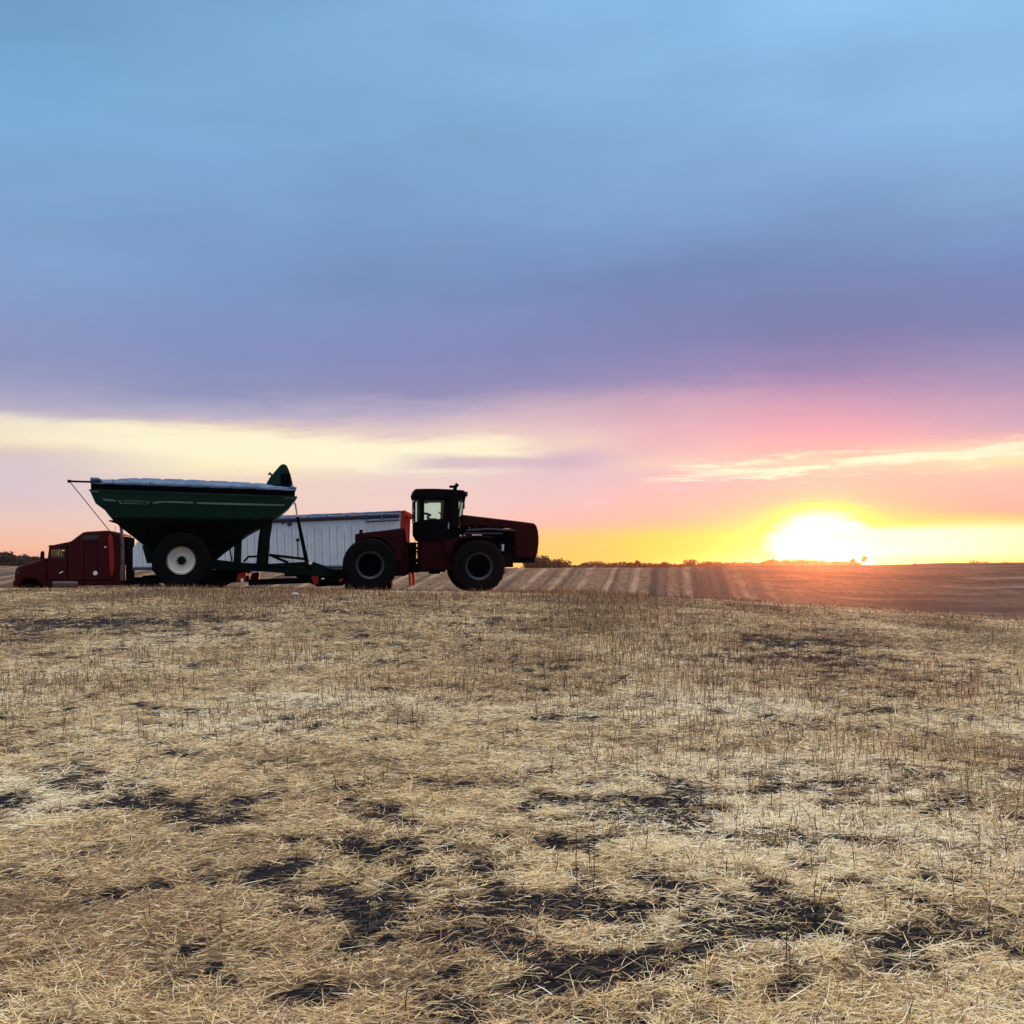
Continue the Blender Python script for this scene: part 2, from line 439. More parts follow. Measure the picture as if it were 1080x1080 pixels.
def blades(name, P0, P1, P2, W, width, tone, mat):
    """bent ribbon of two quads per blade; W = unit sideways vector"""
    n = len(P0)
    wv = W * width[:, None] * 0.5
    co = np.stack([P0 - wv, P0 + wv, P1 - wv, P1 + wv, P2 - wv * 0.4, P2 + wv * 0.4], 1).reshape(-1, 3).astype(np.float32)
    b0 = (np.arange(n) * 6)[:, None]
    q = np.stack([b0 + np.array([[0, 1, 3, 2]]), b0 + np.array([[2, 3, 5, 4]])], 1).reshape(-1, 4).astype(np.int32)
    me = bpy.data.meshes.new(name)
    me.vertices.add(len(co)); me.vertices.foreach_set('co', co.ravel())
    me.loops.add(q.size); me.loops.foreach_set('vertex_index', q.ravel())
    me.polygons.add(len(q)); me.polygons.foreach_set('loop_start', np.arange(0, q.size, 4, dtype=np.int32))
    me.update(calc_edges=True)
    a = me.attributes.new('tone', 'FLOAT', 'POINT'); a.data.foreach_set('value', np.repeat(tone, 6).astype(np.float32))
    me.materials.append(mat)
    o = bpy.data.objects.new(name, me); col.objects.link(o)
    return o

def scatter(n, r0, r1, p, half=34):
    """radii with ground density falling as r^-p, azimuth in a wide wedge"""
    u = rng.random(n); e = 2 - p
    r = (r0 ** e + u * (r1 ** e - r0 ** e)) ** (1 / e)
    az = np.radians((rng.random(n) * 2 - 1) * half)
    return r * np.sin(az), r * np.cos(az), r

def litter():
    x, y, r = scatter(1400000, 2.6, 41, 1.66)
    # the same straw goes on to both sides, a little coarser
    x2, y2, r2 = scatter(620000, 1.2, 44, 1.45, 80)
    o2 = np.abs(np.arctan2(x2, y2)) > R(33)
    wf = np.concatenate([np.ones(len(x)), np.full(int(o2.sum()), 1.7)])
    x, y, r = np.concatenate([x, x2[o2]]), np.concatenate([y, y2[o2]]), np.concatenate([r, r2[o2]])
    cv = cover(x, y)
    clump = fbm(x / 0.23, y / 0.23, 71, 2)
    keep = rng.random(len(x)) < (0.16 + 0.84 * cv ** 1.3) * np.clip(0.20 + 2.3 * (clump - 0.27), 0.14, 1)
    x, y, r, cv, wf = x[keep], y[keep], r[keep], cv[keep], wf[keep]
    n = len(x)
    flow = fbm(x / 1.3, y / 1.3, 90, 2) * 2.2 - 0.7
    ang = flow + rng.normal(0, 0.95, n) + np.where(rng.random(n) < 0.5, 0, math.pi)
    ln = rng.gamma(1.9, 0.022, n) + 0.014 + 0.0009 * r
    ln = np.minimum(ln, 0.34)
    d = np.stack([np.cos(ang), np.sin(ang), np.zeros(n)], 1)
    tilt = np.abs(rng.normal(0, 0.13, n)) * np.where(rng.random(n) < 0.08, 3.4, 1)
    z0 = gz(x, y) + rng.random(n) ** 1.3 * 0.035 * (0.3 + 0.7 * cv) + 0.002
    P0 = np.stack([x, y, z0], 1)
    dz = np.sin(tilt) * ln
    mid = rng.normal(0, 0.035, n) * ln
    side = np.stack([-np.sin(ang), np.cos(ang), np.zeros(n)], 1)
    P1 = P0 + d * (ln * 0.5 * np.cos(tilt))[:, None] + side * mid[:, None]; P1[:, 2] += dz * 0.5 + 0.001
    P2 = P0 + d * (ln * np.cos(tilt))[:, None]; P2[:, 2] += dz
    g1 = gz(P1[:, 0], P1[:, 1]); P1[:, 2] = np.maximum(P1[:, 2], g1 + 0.003)
    g2 = gz(P2[:, 0], P2[:, 1]); P2[:, 2] = np.maximum(P2[:, 2], g2 + 0.002)
    roll = rng.normal(0, 0.6, n)
    W = side * np.cos(roll)[:, None] + np.array([[0, 0, 1.0]]) * np.sin(roll)[:, None]
    wd = rng.gamma(9, 0.00022, n) * (1 + 0.085 * r) * wf
    big = fbm(x / 2.4, y / 1.6, 120, 3)
    sw = 0.12 * np.sin((x * math.cos(VP) - y * math.sin(VP) + 1.5 * fbm(x / 6, y / 6, 33, 2)) * 2 * math.pi / 4.6)
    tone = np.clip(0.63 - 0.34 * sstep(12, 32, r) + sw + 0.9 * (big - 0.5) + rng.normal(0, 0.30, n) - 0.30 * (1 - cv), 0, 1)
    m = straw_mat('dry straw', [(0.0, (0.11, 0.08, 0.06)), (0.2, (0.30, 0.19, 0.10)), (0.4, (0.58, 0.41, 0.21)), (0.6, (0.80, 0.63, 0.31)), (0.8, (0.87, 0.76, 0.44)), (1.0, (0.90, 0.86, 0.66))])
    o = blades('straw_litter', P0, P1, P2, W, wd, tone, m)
    tag(o, 'loose mat of pale dry straw lying over the field soil', 'straw', kind='stuff')

BANDS = [(50, 735, 100, 22, 1), (260, 700, 140, 14, .8), (600, 700, 90, 16, 1.2), (480, 735, 150, 26, .8), (1050, 900, 60, 45, .7), (1000, 730, 110, 28, .9), (820, 770, 160, 20, .5), (330, 770, 170, 30, .8), (640, 640, 90, 12, 1), (300, 632, 160, 9, .8)]
BW = []
for (px, py, rx, ry, s) in BANDS:
    p = ground_hit(px, py); q = ground_hit(px, py - ry); q2 = ground_hit(px, py + ry)
    BW.append((p.x, p.y, rx * p.y / F, 0.5 * (q.y - q2.y), s))

def stubble():
    x, y, r = scatter(290000, 3.6, 47, 1.25, 52)
    b = np.zeros(len(x))
    for (cx, cy, rx, ry, s) in BW: b = np.maximum(b, s * np.exp(-(((x - cx) / rx) ** 2 + ((y - cy) / ry) ** 2)))
    cl = fbm(x / 0.5, y / 0.5, 140, 3); bl = fbm(x / 2.8, y / 2.2, 150, 2)
    dens = np.clip(0.06 + 0.75 * b + 1.6 * (cl - 0.5) + 1.0 * (bl - 0.5) + 0.16 * sstep(20, 34, r), 0.02, 1)
    dens *= np.clip(0.10 + (r / 24.0) ** 1.5, 0, 1)
    keep = rng.random(len(x)) < dens
    x, y, r, b = x[keep], y[keep], r[keep], b[keep]
    n = len(x)
    h = rng.gamma(6, 0.0155, n) * (0.8 + 0.55 * b) + 0.02 + 0.03 * sstep(28, 36, y)
    h *= np.clip(0.5 + r / 26, 0, 1)
    lean = rng.normal(0, 0.24, n) * np.where(r < 10, 1.8, 1); az = rng.random(n) * 2 * math.pi
    d = np.stack([np.cos(az) * np.sin(lean), np.sin(az) * np.sin(lean), np.cos(lean)], 1)
    P0 = np.stack([x, y, gz(x, y) - 0.01], 1)
    P1 = P0 + d * (h * 0.55)[:, None]
    P2 = P1 + d * (h * 0.5)[:, None] + rng.normal(0, 0.10, (n, 3)) * h[:, None]
    fa = rng.random(n) * math.pi
    W = np.stack([np.cos(fa), np.sin(fa) * 0.6, np.zeros(n)], 1); W /= np.linalg.norm(W, axis=1)[:, None]
    wd = rng.uniform(0.0022, 0.0042, n) * (1 + 0.06 * r)
    tone = np.clip(rng.normal(0.40, 0.22, n) + 0.18 * b, 0, 1)
    m = straw_mat('standing stubble stalk', [(0.0, (0.035, 0.022, 0.018)), (0.3, (0.11, 0.06, 0.04)), (0.55, (0.28, 0.15, 0.085)), (0.8, (0.42, 0.27, 0.14)), (1.0, (0.60, 0.46, 0.26))], 0.15)
    o = blades('standing_stubble', P0, P1, P2, W, wd, tone, m)
    tag(o, 'thin brown stalks standing up through the straw in loose bands', 'stubble', kind='stuff')

def weeds():
    """taller branching dead weed stalks"""
    x, y, r = scatter(9000, 3.8, 34, 1.35)
    b = np.zeros(len(x))
    for (cx, cy, rx, ry, s) in BW: b = np.maximum(b, s * np.exp(-0.7 * (((x - cx) / rx) ** 2 + ((y - cy) / ry) ** 2)))
    cl = fbm(x / 1.0, y / 1.0, 170, 3)
    keep = rng.random(len(x)) < np.clip(0.02 + 0.4 * b + 1.0 * (cl - 0.55), 0, 1) * np.clip(0.03 + (r / 19) ** 1.8, 0, 1)
    x, y, r = x[keep], y[keep], r[keep]
    n = len(x)
    A, B, C, Wd, T = [], [], [], [], []
    h = (rng.gamma(9, 0.020, n) + 0.04) * np.clip(0.45 + r / 22, 0, 1)
    for j in range(4):
        lean = rng.normal(0, 0.16 if j == 0 else 0.45, n); az = rng.random(n) * 2 * math.pi
        d = np.stack([np.cos(az) * np.sin(lean), np.sin(az) * np.sin(lean), np.cos(lean)], 1)
        if j == 0:
            P0 = np.stack([x, y, gz(x, y) - 0.01], 1); d0 = d; hh = h
            base = P0
        else:
            base = P0 + d0 * (h * (0.25 + 0.2 * j))[:, None] * 0.9; hh = h * rng.uniform(0.25, 0.5, n)
        mid = base + d * (hh * 0.5)[:, None] + rng.normal(0, 0.04, (n, 3)) * hh[:, None]
        A.append(base); B.append(mid); C.append(base + d * hh[:, None])
        Wd.append(rng.uniform(0.0022, 0.0038, n) * (1 + 0.05 * r) * (1 if j == 0 else 0.7)); T.append(rng.normal(0.28, 0.15, n))
    A, B, C = np.concatenate(A), np.concatenate(B), np.concatenate(C)
    k = len(A); W = np.zeros((k, 3)); f = rng.normal(0, 0.5, k); W[:, 0] = np.cos(f); W[:, 1] = np.sin(f)
    m = straw_mat('dead weed stalk', [(0.0, (0.02, 0.014, 0.012)), (0.5, (0.10, 0.055, 0.038)), (1.0, (0.34, 0.22, 0.13))], 0.05)
    o = blades('dead_weeds', A, B, C, W, np.concatenate(Wd), np.clip(np.concatenate(T), 0, 1), m)
    tag(o, 'taller dark branching weed stalks scattered through the stubble', 'weeds', kind='stuff')

def clods():
    """crumbs of black earth in the bare spots"""
    x, y, r = scatter(90000, 2.8, 30, 1.6)
    cv = cover(x, y)
    keep = rng.random(len(x)) < (1 - cv) ** 1.5 * 0.30
    x, y = x[keep], y[keep]; n = min(len(x), 14000); x, y = x[:n], y[:n]
    bm = bmesh.new(); bmesh.ops.create_icosphere(bm, subdivisions=1, radius=1)
    bv = np.array([v.co[:] for v in bm.verts]); bf = np.array([[v.index for v in f.verts] for f in bm.faces]); bm.free()
    s = np.minimum(rng.gamma(2.0, 0.0048, n) + 0.004, 0.020)
    jit = 1 + rng.normal(0, 0.22, (n, len(bv), 1))
    sc = np.stack([s * rng.uniform(0.8, 1.5, n), s * rng.uniform(0.8, 1.5, n), s * rng.uniform(0.45, 0.8, n)], 1)
    V = bv[None] * jit * sc[:, None, :] + np.stack([x, y, gz(x, y) + s * 0.2], 1)[:, None, :]
    Fc = (bf[None] + (np.arange(n) * len(bv))[:, None, None]).reshape(-1, 3).astype(np.int32)
    me = bpy.data.meshes.new('soil_clods')
    co = V.reshape(-1, 3).astype(np.float32)
    me.vertices.add(len(co)); me.vertices.foreach_set('co', co.ravel())
    me.loops.add(Fc.size); me.loops.foreach_set('vertex_index', Fc.ravel())
    me.polygons.add(len(Fc)); me.polygons.foreach_set('loop_start', np.arange(0, Fc.size, 3, dtype=np.int32))
    me.update(calc_edges=True)
    me.materials.append(simple('black earth', (0.009, 0.009, 0.011), 0.95, dirt=0.5, dirtcol=(0.024, 0.020, 0.020), scale=30, bump=0.4))
    o = bpy.data.objects.new('soil_clods', me); col.objects.link(o)
    tag(o, 'small crumbs of black earth lying in the bare spots', 'soil', kind='stuff')

litter(); stubble(); weeds(); clods()

# ------------------------------------------------------------------ trees on the skyline
M['leaf'] = simple('distant tree foliage', (0.055, 0.045, 0.03), 0.8, dirt=0.5, dirtcol=(0.09, 0.06, 0.035), scale=0.5, spec=0.1)
M['bark'] = simple('bark', (0.06, 0.045, 0.035), 0.9, dirt=0.3)

def leaf_cloud(V, Fc, cx, cy, cz, rx, ry, rz, n, s):
    base = len(V)
    for i in range(n):
        d = Vector((random.gauss(0, 1), random.gauss(0, 1), random.gauss(0, 1))).normalized() * random.random() ** 0.45
        c = Vector((cx + d.x * rx, cy + d.y * ry, cz + d.z * rz))
        e = Euler((random.random() * 6, random.random() * 6, random.random() * 6)).to_matrix()
        k = s * random.uniform(0.6, 1.4)
        b = len(V)
        for q in ((-k, -k * .6, 0), (k, -k * .5, 0), (k * .8, k * .6, 0), (-k * .7, k * .7, 0)): V.append(c + e @ Vector(q))
        Fc.append((b, b + 1, b + 2, b + 3))

def mesh_from(name, V, Fc, mat, parent=None):
    me = bpy.data.meshes.new(name); me.from_pydata([tuple(v) for v in V], [], Fc); me.materials.append(mat)
    o = bpy.data.objects.new(name, me); col.objects.link(o)
    if parent: o.parent = parent
    return o

def tree(name, x, y, h, w, label, cat='tree', group=None, lift=0.30, clumps=7):
    z = float(gz(x, y, False)) - 0.1
    root = empty(name, (x, y, z)); tag(root, label, cat, group)
    tb = MB().tube([(0, 0, 0), (random.uniform(-.1, .1) * w, 0, h * .35), (0, 0, h * .8)], [h * .035, h * .025, h * .008], 7)
    V, Fc = [], []
    for k in range(clumps):
        a = random.random() * 6.28; q = random.uniform(0.15, 0.5) * w
        cz = h * random.uniform(lift + .12, .82); sp = 1 - abs(cz / h - .55)
        px_, py_ = math.cos(a) * q * sp, math.sin(a) * q * sp
        tb.tube([(0, 0, h * random.uniform(.25, .5)), (px_ * .6, py_ * .6, cz * .85), (px_, py_, cz)], [h * .014, h * .009, h * .003], 5)
        rr = w * random.uniform(.20, .32)
        leaf_cloud(V, Fc, px_, py_, cz, rr, rr, rr * random.uniform(.6, .85), 90 if clumps < 10 else 210, h * .035 + (.05 if clumps < 10 else .14))
    tb.build('trunk', M['bark'], root, bevel=0)
    mesh_from('crown', V, Fc, M['leaf'], root)
    return root

def at(px, D): return ((px - 540) / F * D)
TREES = [ # px, distance, height, width, label
    (910, 620, 6.0, 4.2, 'small round tree standing alone on the skyline right of the sun'),
    (899, 625, 4.6, 4.6, 'low tree just left of the lone round tree under the sun'),
    (672, 640, 6.6, 4.0, 'narrow taller tree poking above the dark hedge between tractor and sun'),
    (664, 650, 5.6, 5.0, 'small spreading tree left of the narrow taller tree on the skyline'),
    (727, 640, 5.9, 8.0, 'rounded tree above the skyline hedge, halfway from tractor to sun'),
    (752, 650, 5.6, 9.0, 'broad low tree on the skyline, right of the rounded one'),
    (818, 640, 5.4, 6.0, 'orange-lit tree on the skyline at the left edge of the sunlight'),
    (829, 645, 5.0, 6.5, 'orange-lit bushy tree directly left of the sun disc'),
    (700, 650, 5.2, 7.0, 'low dark tree in the skyline hedge above the wide dark field stripe'),
]
for (px, D, h, w, lb) in TREES: tree('skyline_tree', at(px, D), D, h, w, lb, group='trees along the skyline')
# the dark mounds of trees
for (px, D, h, w, lb) in [(566, 430, 4.7, 10, 'dark dome of trees on the skyline just right of the tractor nose'),
                          (583, 440, 3.2, 12, 'lower dark clump of trees right of the dome by the tractor nose'),
                          (6, 400, 4.6, 9.0, 'dark clump of trees at the left edge of the skyline'),
                          (24, 420, 4.2, 8.0, 'low dark trees on the skyline just left of the truck hood'),
                          (37, 430, 4.0, 7.0, 'small dark trees on the skyline above the truck hood')]:
    tree('tree_clump', at(px, D), D, h, w, lb, group='dark tree clumps on the skyline', lift=0.02, clumps=16)

def hedge():
    V, Fc = [], []
    px = 600.0
    while px < 905:
        D = random.uniform(650, 720)
        top = 4.0 + 1.6 * float(vnoise(px / 14.0, 3.0, 7)) + (0.8 if 610 < px < 660 else 0) + (0.7 if 830 < px < 868 else 0) - (1.6 if px < 612 or px > 872 else 0)
        x = at(px, D); z = float(gz(x, D, False)); top += 0.25
        w = random.uniform(1.5, 3.0)
        leaf_cloud(V, Fc, x, D, z + top * .42, w, w, top * .5, 120, .32)
        px += random.uniform(0.9, 1.8)
    for px, D, h in [(965, 560, 1.6), (972, 560, 1.3), (1030, 560, 1.7), (1024, 560, 1.9), (1038, 560, 1.6), (1060, 560, 1.4), (1005, 560, 1.0)]:
        x = at(px, D); z = float(gz(x, D, False)); leaf_cloud(V, Fc, x, D, z + h * .4, 2.2, 2, h * .55, 60, .22)
    for k in range(150):
        px = random.uniform(-60, 60) if k % 2 else random.uniform(-60, 600); D = random.uniform(600, 700)
        x = at(px, D); z = float(gz(x, D, False)); h = random.uniform(1.8, 3.4)
        leaf_cloud(V, Fc, x, D, z + h * .45, 2.2, 2.2, h * .5, 40, .28)
    o = mesh_from('far_woodland', V, Fc, M['leaf'])
    tag(o, 'long low hedge of far-off trees along the skyline', 'woodland', kind='stuff')
hedge()
# ------------------------------------------------------------------ wheels
def wheel(parent, name, cx, cz, yn, width, Rt, Rr, rimmat, side, lugs=0, dish=0.16, hubmat=None, boltn=10, spokes=0, ring=False):
    """near face at y = yn; side = -1: outer face towards -y. parts: tyre, rim > hub"""
    s = side
    yo, yi = yn, yn - s * width               # outer / inner face
    sh = width * 0.16
    t = MB()
    prof = [(Rr, yo - s * 0.02), (Rr + .03, yo), (Rt * .80, yo + s * .02), (Rt * .93, yo), (Rt - .035, yo - s * sh), (Rt - .03, (yo + yi) / 2), (Rt - .035, yi + s * sh), (Rt * .93, yi), (Rt * .80, yi - s * .02), (Rr + .03, yi), (Rr, yi + s * .02)]
    t.lathe(prof, cx, cz, 56)
    if lugs:
        ym = (yo + yi) / 2
        for k in range(lugs * 2):
            a = 2 * math.pi * (k / 2 + (0.0 if k % 2 else 0)) / lugs + (math.pi / lugs if k % 2 else 0)
            ya, yb = (yo, ym - s * 0.03) if k % 2 else (yi, ym + s * 0.03)
            da, hw = 0.16 * 1.0 / max(Rt, .5), 0.028 / Rt
            lo = []
            for (q, ang, r1) in ((ya, a, Rt * .93), (ya + (yb - ya) * .22, a + da * .3, Rt), (yb, a + da * 1.6, Rt)):
                lo.append([(cx + r * math.cos(ang + w), q, cz + r * math.sin(ang + w)) for (r, w) in ((Rt * .90 if r1 < Rt else Rt - .05, -hw * 1.3), (r1 + (0.02 if r1 < Rt else 0), -hw), (r1 + (0.02 if r1 < Rt else 0), hw), (Rt * .90 if r1 < Rt else Rt - .05, hw * 1.3))])
            t.loft(lo)
    w = empty(name, (0, 0, 0)); w.parent = parent
    t.build('tyre', M['rubber'], w, bevel=0, smooth=True)
    r = MB()
    r.lathe([(Rr + .035, yo + s * .012), (Rr + .035, yo - s * .02), (Rr - .03, yo - s * .05), (Rr - .055, yo - s * dish), (Rr * .55, yo - s * (dish + .03)), (Rr * .38, yo - s * (dish - .03)), (.02, yo - s * (dish - .03)), (.02, yo - s * (dish + .03)), (Rr * .5, yo - s * (dish + .06)), (Rr - .07, yo - s * (dish + .05)), (Rr - .02, yo - s * .07)], cx, cz, 48)
    ro = r.build('rim', hubmat if ring else rimmat, w, bevel=0, smooth=True)
    if ring:
        q = MB(); q.lathe([(Rr + .045, yo + s * .02), (Rr + .04, yo - s * .02), (Rr - .02, yo - s * .055), (Rr - .055, yo - s * .10), (Rr - .035, yo - s * .02), (Rr - .005, yo + s * .012)], cx, cz, 56)
        q.build('rim_ring', rimmat, ro, bevel=0, smooth=True)
    h = MB(); yh = yo - s * (dish - .03)
    h.lathe([(Rr * .22, yh - s * .02), (Rr * .22, yh + s * .04), (Rr * .14, yh + s * .075), (.01, yh + s * .075), (.01, yh - s * .02)], cx, cz, 20)
    for k in range(boltn):
        a = 2 * math.pi * k / boltn
        h.lathe([(.022, yh - s * .01), (.022, yh + s * .03), (.002, yh + s * .03), (.002, yh - s * .01)], cx + Rr * .31 * math.cos(a), cz + Rr * .31 * math.sin(a), 6)
    if spokes:
        pts = []
        for k in range(spokes * 2):
            a = math.pi * k / spokes; q = Rr * (.44 if k % 2 == 0 else .27); pts.append((cx + q * math.cos(a), cz + q * math.sin(a)))
        h.prism(pts, yh + s * .004, yh + s * .05)
    h.build('hub', hubmat or rimmat, ro, bevel=0, smooth=False)
    return w

def mirror_pair(f):
    for s in (-1, 1): f(s)

def B(mb, P, x0, y0, x1, y1, ya, yb, yl=None):
    """box from a measured rectangle (photo x0,y0,x1,y1 on plane yl)"""
    yl = ya if yl is None else yl
    a = P(x0, y1, yl); b = P(x1, y0, yl)
    return mb.box(a[0], b[0], ya, yb, a[1], b[1])

def T(mb, P, pts, r, n=8):
    """tube through measured points (px, py, local depth)"""
    q = []
    for (px, py, yl) in pts:
        x, z = P(px, py, yl); q.append((x, yl, z))
    return mb.tube(q, r, n)

# ------------------------------------------------------------------ articulated tractor
def make_tractor():
    X, Y = -3.36, 41.9
    root = empty('articulated_tractor', (X, Y, 0.69), (0, 0, R(8)))
    tag(root, 'dark red articulated tractor with square cab and long sloping hood', 'tractor')
    bpy.context.view_layer.update()
    P = Frame(root)
    wn = -1.42
    # wheels
    for (px, py) in ((505.2, 597.2), (390.3, 596.0)):
        x, z = P(px, py, wn)
        for s in (-1, 1):
            wheel(root, 'wheel', x, z, wn * -s, .62, 1.0, .47, M['rim_dark'], s, lugs=22, dish=.26, hubmat=M['black'], ring=True)
    xf, zf = P(505.2, 597.2, wn); xr, zr = P(390.3, 596, wn)
    build_each(MB().tube([(xf, -1.15, zf), (xf, 1.15, zf)], .14, 12).tube([(xr, -1.15, zr), (xr, 1.15, zr)], .14, 12), 'axle', M['black'], root)
    # hood
    h = .62
    h_ = MB().prism(P.pts([(486.5, 542.6), (552, 550.3), (563.8, 551.9), (566.2, 555), (567.3, 560), (543, 559.5), (543, 556.3), (487, 555)], -h), -h, h)
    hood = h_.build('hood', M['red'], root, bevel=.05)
    g = MB(); g.prism(P.pts([(543.2, 558), (567.2, 558), (568.2, 566), (568.3, 573), (567.0, 582), (565.2, 588.5), (543.2, 588.5)], -h), -h, h)
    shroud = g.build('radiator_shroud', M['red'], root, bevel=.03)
    m = MB()
    for k in range(16):
        a, b = P(567, 560 + k * 1.75, -h); m.box(a - .02, a + .035, -h + .08, h - .08, b - .012, b + .012)
    m.build('grille', M['black'], shroud, bevel=0)
    m = MB(); B(m, P, 541.5, 587.8, 564.2, 593.6, -h + .02, h - .02); m.build('front_weight_bracket', M['black'], root)
    m = MB(); B(m, P, 531, 583, 541.3, 598.3, -h + .05, h - .05); B(m, P, 534, 574, 543.4, 584, -.5, .5); m.build('frame_bracket', M['black'], root)
    # engine in the open side
    e = MB(); B(e, P, 486, 560, 543.3, 586, -.34, .34, -.4)
    for k in range(6):
        x0 = 490 + k * 7.2; B(e, P, x0, 556, x0 + 5.0, 566, -.42, .42)
    B(e, P, 487, 564, 530, 566.2, -.5, -.34)
    for (px, py, r) in ((539.5, 564, .11), (538, 577, .13), (529, 579, .10)):
        x, z = P(px, py, -.5); e.lathe([(r, -.52), (r, .52), (.01, .52), (.01, -.52)], x, z, 18)
    e.build('engine', M['black'], root)
    m = MB(); T(m, P, [(492, 559.5, -.56), (515, 558.0, -.56), (543, 559.5, -.56)], .05); T(m, P, [(489, 562.6, -.58), (505, 562.4, -.58), (530, 562.9, -.58)], .028)
    build_each(m, 'air_pipe', M['rim_dark'], root, bevel=0, smooth=True)
    m = MB(); T(m, P, [(530.2, 574, -.56), (530, 581, -.56)], .06, 12); m.build('oil_filter', M['alu'], root, bevel=0, smooth=True)
    m = MB(); m.prism(P.pts([(478, 556), (492, 556), (492, 583), (478, 583)], -.5), -.5, .5); m.build('gap_fill', M['black'], root)  # black filler added to block the sky gap between cab and fender
    # cab
    c = .80
    lo = MB()
    lo.prism(P.pts([(437.2, 550.2), (484, 550.2), (484, 570), (442, 570), (439.5, 567.5), (437.2, 563)], -c), -c, c)
    cab = lo.build('cab', M['black'], root, bevel=.03)
    lo = MB(); lo.prism(P.pts([(442, 569.6), (480, 569.6), (480, 590), (478, 601), (442, 601)], -.72), -.72, .72)
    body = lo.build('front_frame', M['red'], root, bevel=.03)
    m = MB(); B(m, P, 440, 600.6, 470, 603.2, -.6, .6); B(m, P, 454, 602, 464, 605.3, -.5, .5); m.build('belly_guard', M['black'], root)
    p = MB()
    for s in (-1, 1):
        ya = s * c; yb = s * (c - .09)
        y0, y1 = min(ya, yb), max(ya, yb)
        for poly in ([(436.9, 526), (438.3, 526), (438.3, 550.4), (436.9, 550.4)], [(442, 525), (447.5, 525), (447.5, 551), (442, 551)], [(468.2, 525), (474.5, 525), (474.5, 551), (467, 551), (468, 540)],
                     [(489.6, 524), (490.5, 524), (488, 543.5), (486.9, 543.5)], [(474, 525), (484, 525), (484, 551), (474, 551)],
                     [(447.3, 525), (468.5, 525), (468.5, 527.6), (447.3, 527.6)], [(447.3, 548.2), (468.5, 547), (468.5, 551), (447.3, 551)]):
            p.prism(P.pts(poly, -c), y0, y1)
    build_each(p, 'cab_pillar', M['black'], cab, bevel=.008)
    gl = MB()
    for s in (-1, 1):
        y0 = s * (c - .045)
        for poly in ([(438.3, 526), (442, 526), (442, 550.4), (438.3, 550.4)], [(447.5, 527), (468.2, 527), (468, 548.5), (447.5, 548.5)], [(484, 526), (489.7, 526), (487, 543.5), (484, 543.5)]):
            gl.prism(P.pts(poly, -c), y0 - .004, y0 + .004)
    build_each(gl, 'side_window', M['glass'], cab, bevel=0)
    x0, z0 = P(437.6, 526, -c); x1, z1 = P(437.6, 550, -c)
    MB().box(x0 - .004, x0 + .004, -c + .1, c - .1, z1, z0).build('rear_window', M['glass'], cab, bevel=0)
    (xa, za), (xb, zb) = P(490, 526, -c), P(487.4, 543.5, -c)
    MB().prism([(xa, za), (xa + .008, za), (xb + .008, zb), (xb, zb)], -c + .1, c - .1).build('windscreen', M['glass'], cab, bevel=0)
    m = MB(); m.prism(P.pts([(437, 515.9), (440, 515.4), (458, 515.2), (477, 516.0), (490, 517.0), (491.5, 520), (491.8, 525.3), (489, 526.5), (438, 526.5), (435.8, 524), (435.4, 520)], -.88), -.88, .88)
    roof = m.build('cab_roof', M['black'], cab, bevel=.06)
    m = MB()
    for yl in (-.7, -.45, .45, .7):
        B(m, P, 490.5, 518.5, 493.3, 523.5, yl - .08, yl + .08); B(m, P, 434.6, 518.5, 436.6, 522.5, yl - .07, yl + .07)
    build_each(m, 'work_light', M['rim_dark'], roof)
    m = MB()
    T(m, P, [(479.5, 556, -.95), (479.5, 530, -.95), (479.5, 519, -.95)], [.14, .14, .13], 14)
    T(m, P, [(479.5, 520, -.95), (480, 514, -.95), (482.6, 510.4, -.95)], .075, 12)
    T(m, P, [(474, 513.4, -.95), (479.5, 513.2, -.95)], .05, 10)
    m.build('exhaust_stack', M['black'], root, bevel=0, smooth=True)
    # inside of the cab
    m = MB(); B(m, P, 453, 546.5, 461, 549.8, -.28, .28, -.3); m.prism(P.pts([(450.5, 543), (452.4, 543), (454.5, 549), (451.5, 549)], -.3), -.26, .26)
    m.build('seat', M['seat'], cab, bevel=.04)
    m = MB(); T(m, P, [(447, 541.5, -.35), (451, 542, -.35), (454.8, 543.8, -.35)], .045); m.build('armrest', M['black'], cab, bevel=0)
    m = MB(); m.prism(P.pts([(466.5, 550), (466, 543), (464.3, 541), (463.6, 541.4), (464.8, 544), (464, 550)], 0), -.06, .06)
    T(m, P, [(462.3, 540.0, 0), (466.8, 542.4, 0)], .02); m.build('steering_wheel', M['black'], cab, bevel=0)
    m = MB(); B(m, P, 448, 527.6, 451.8, 530.6, -.3, .0, -.3); m.build('sun_visor', M['black'], cab)
    m = MB(); T(m, P, [(437.2, 528, -c - .08), (436.4, 530, -c - .12), (436.4, 537, -c - .12), (437.2, 539, -c - .06)], .02); m.build('grab_handle', M['black'], cab, bevel=0)
    m = MB(); T(m, P, [(473.3, 551.5, -c - .03), (473, 557.5, -c - .03)], .022); m.build('door_handle', M['alu'], cab, bevel=0)
    m = MB(); T(m, P, [(490, 521, -c), (490.4, 526, -c - .2), (489.3, 532, -c - .2)], .015); B(m, P, 488.4, 530, 490.2, 536.5, -c - .24, -c - .18); m.build('side_mirror', M['black'], cab, bevel=.005)
    # steps between the two halves
    m = MB()
    for y in (572.5, 578.3, 583.6, 589, 594.5): B(m, P, 437.8, y, 442.2, y + 1.0, -1.0, -.5)
    for x in (437.4, 441.6): B(m, P, x, 569, x + .7, 601, -1.0, -.96)
    m.build('ladder', M['black'], root, bevel=0)
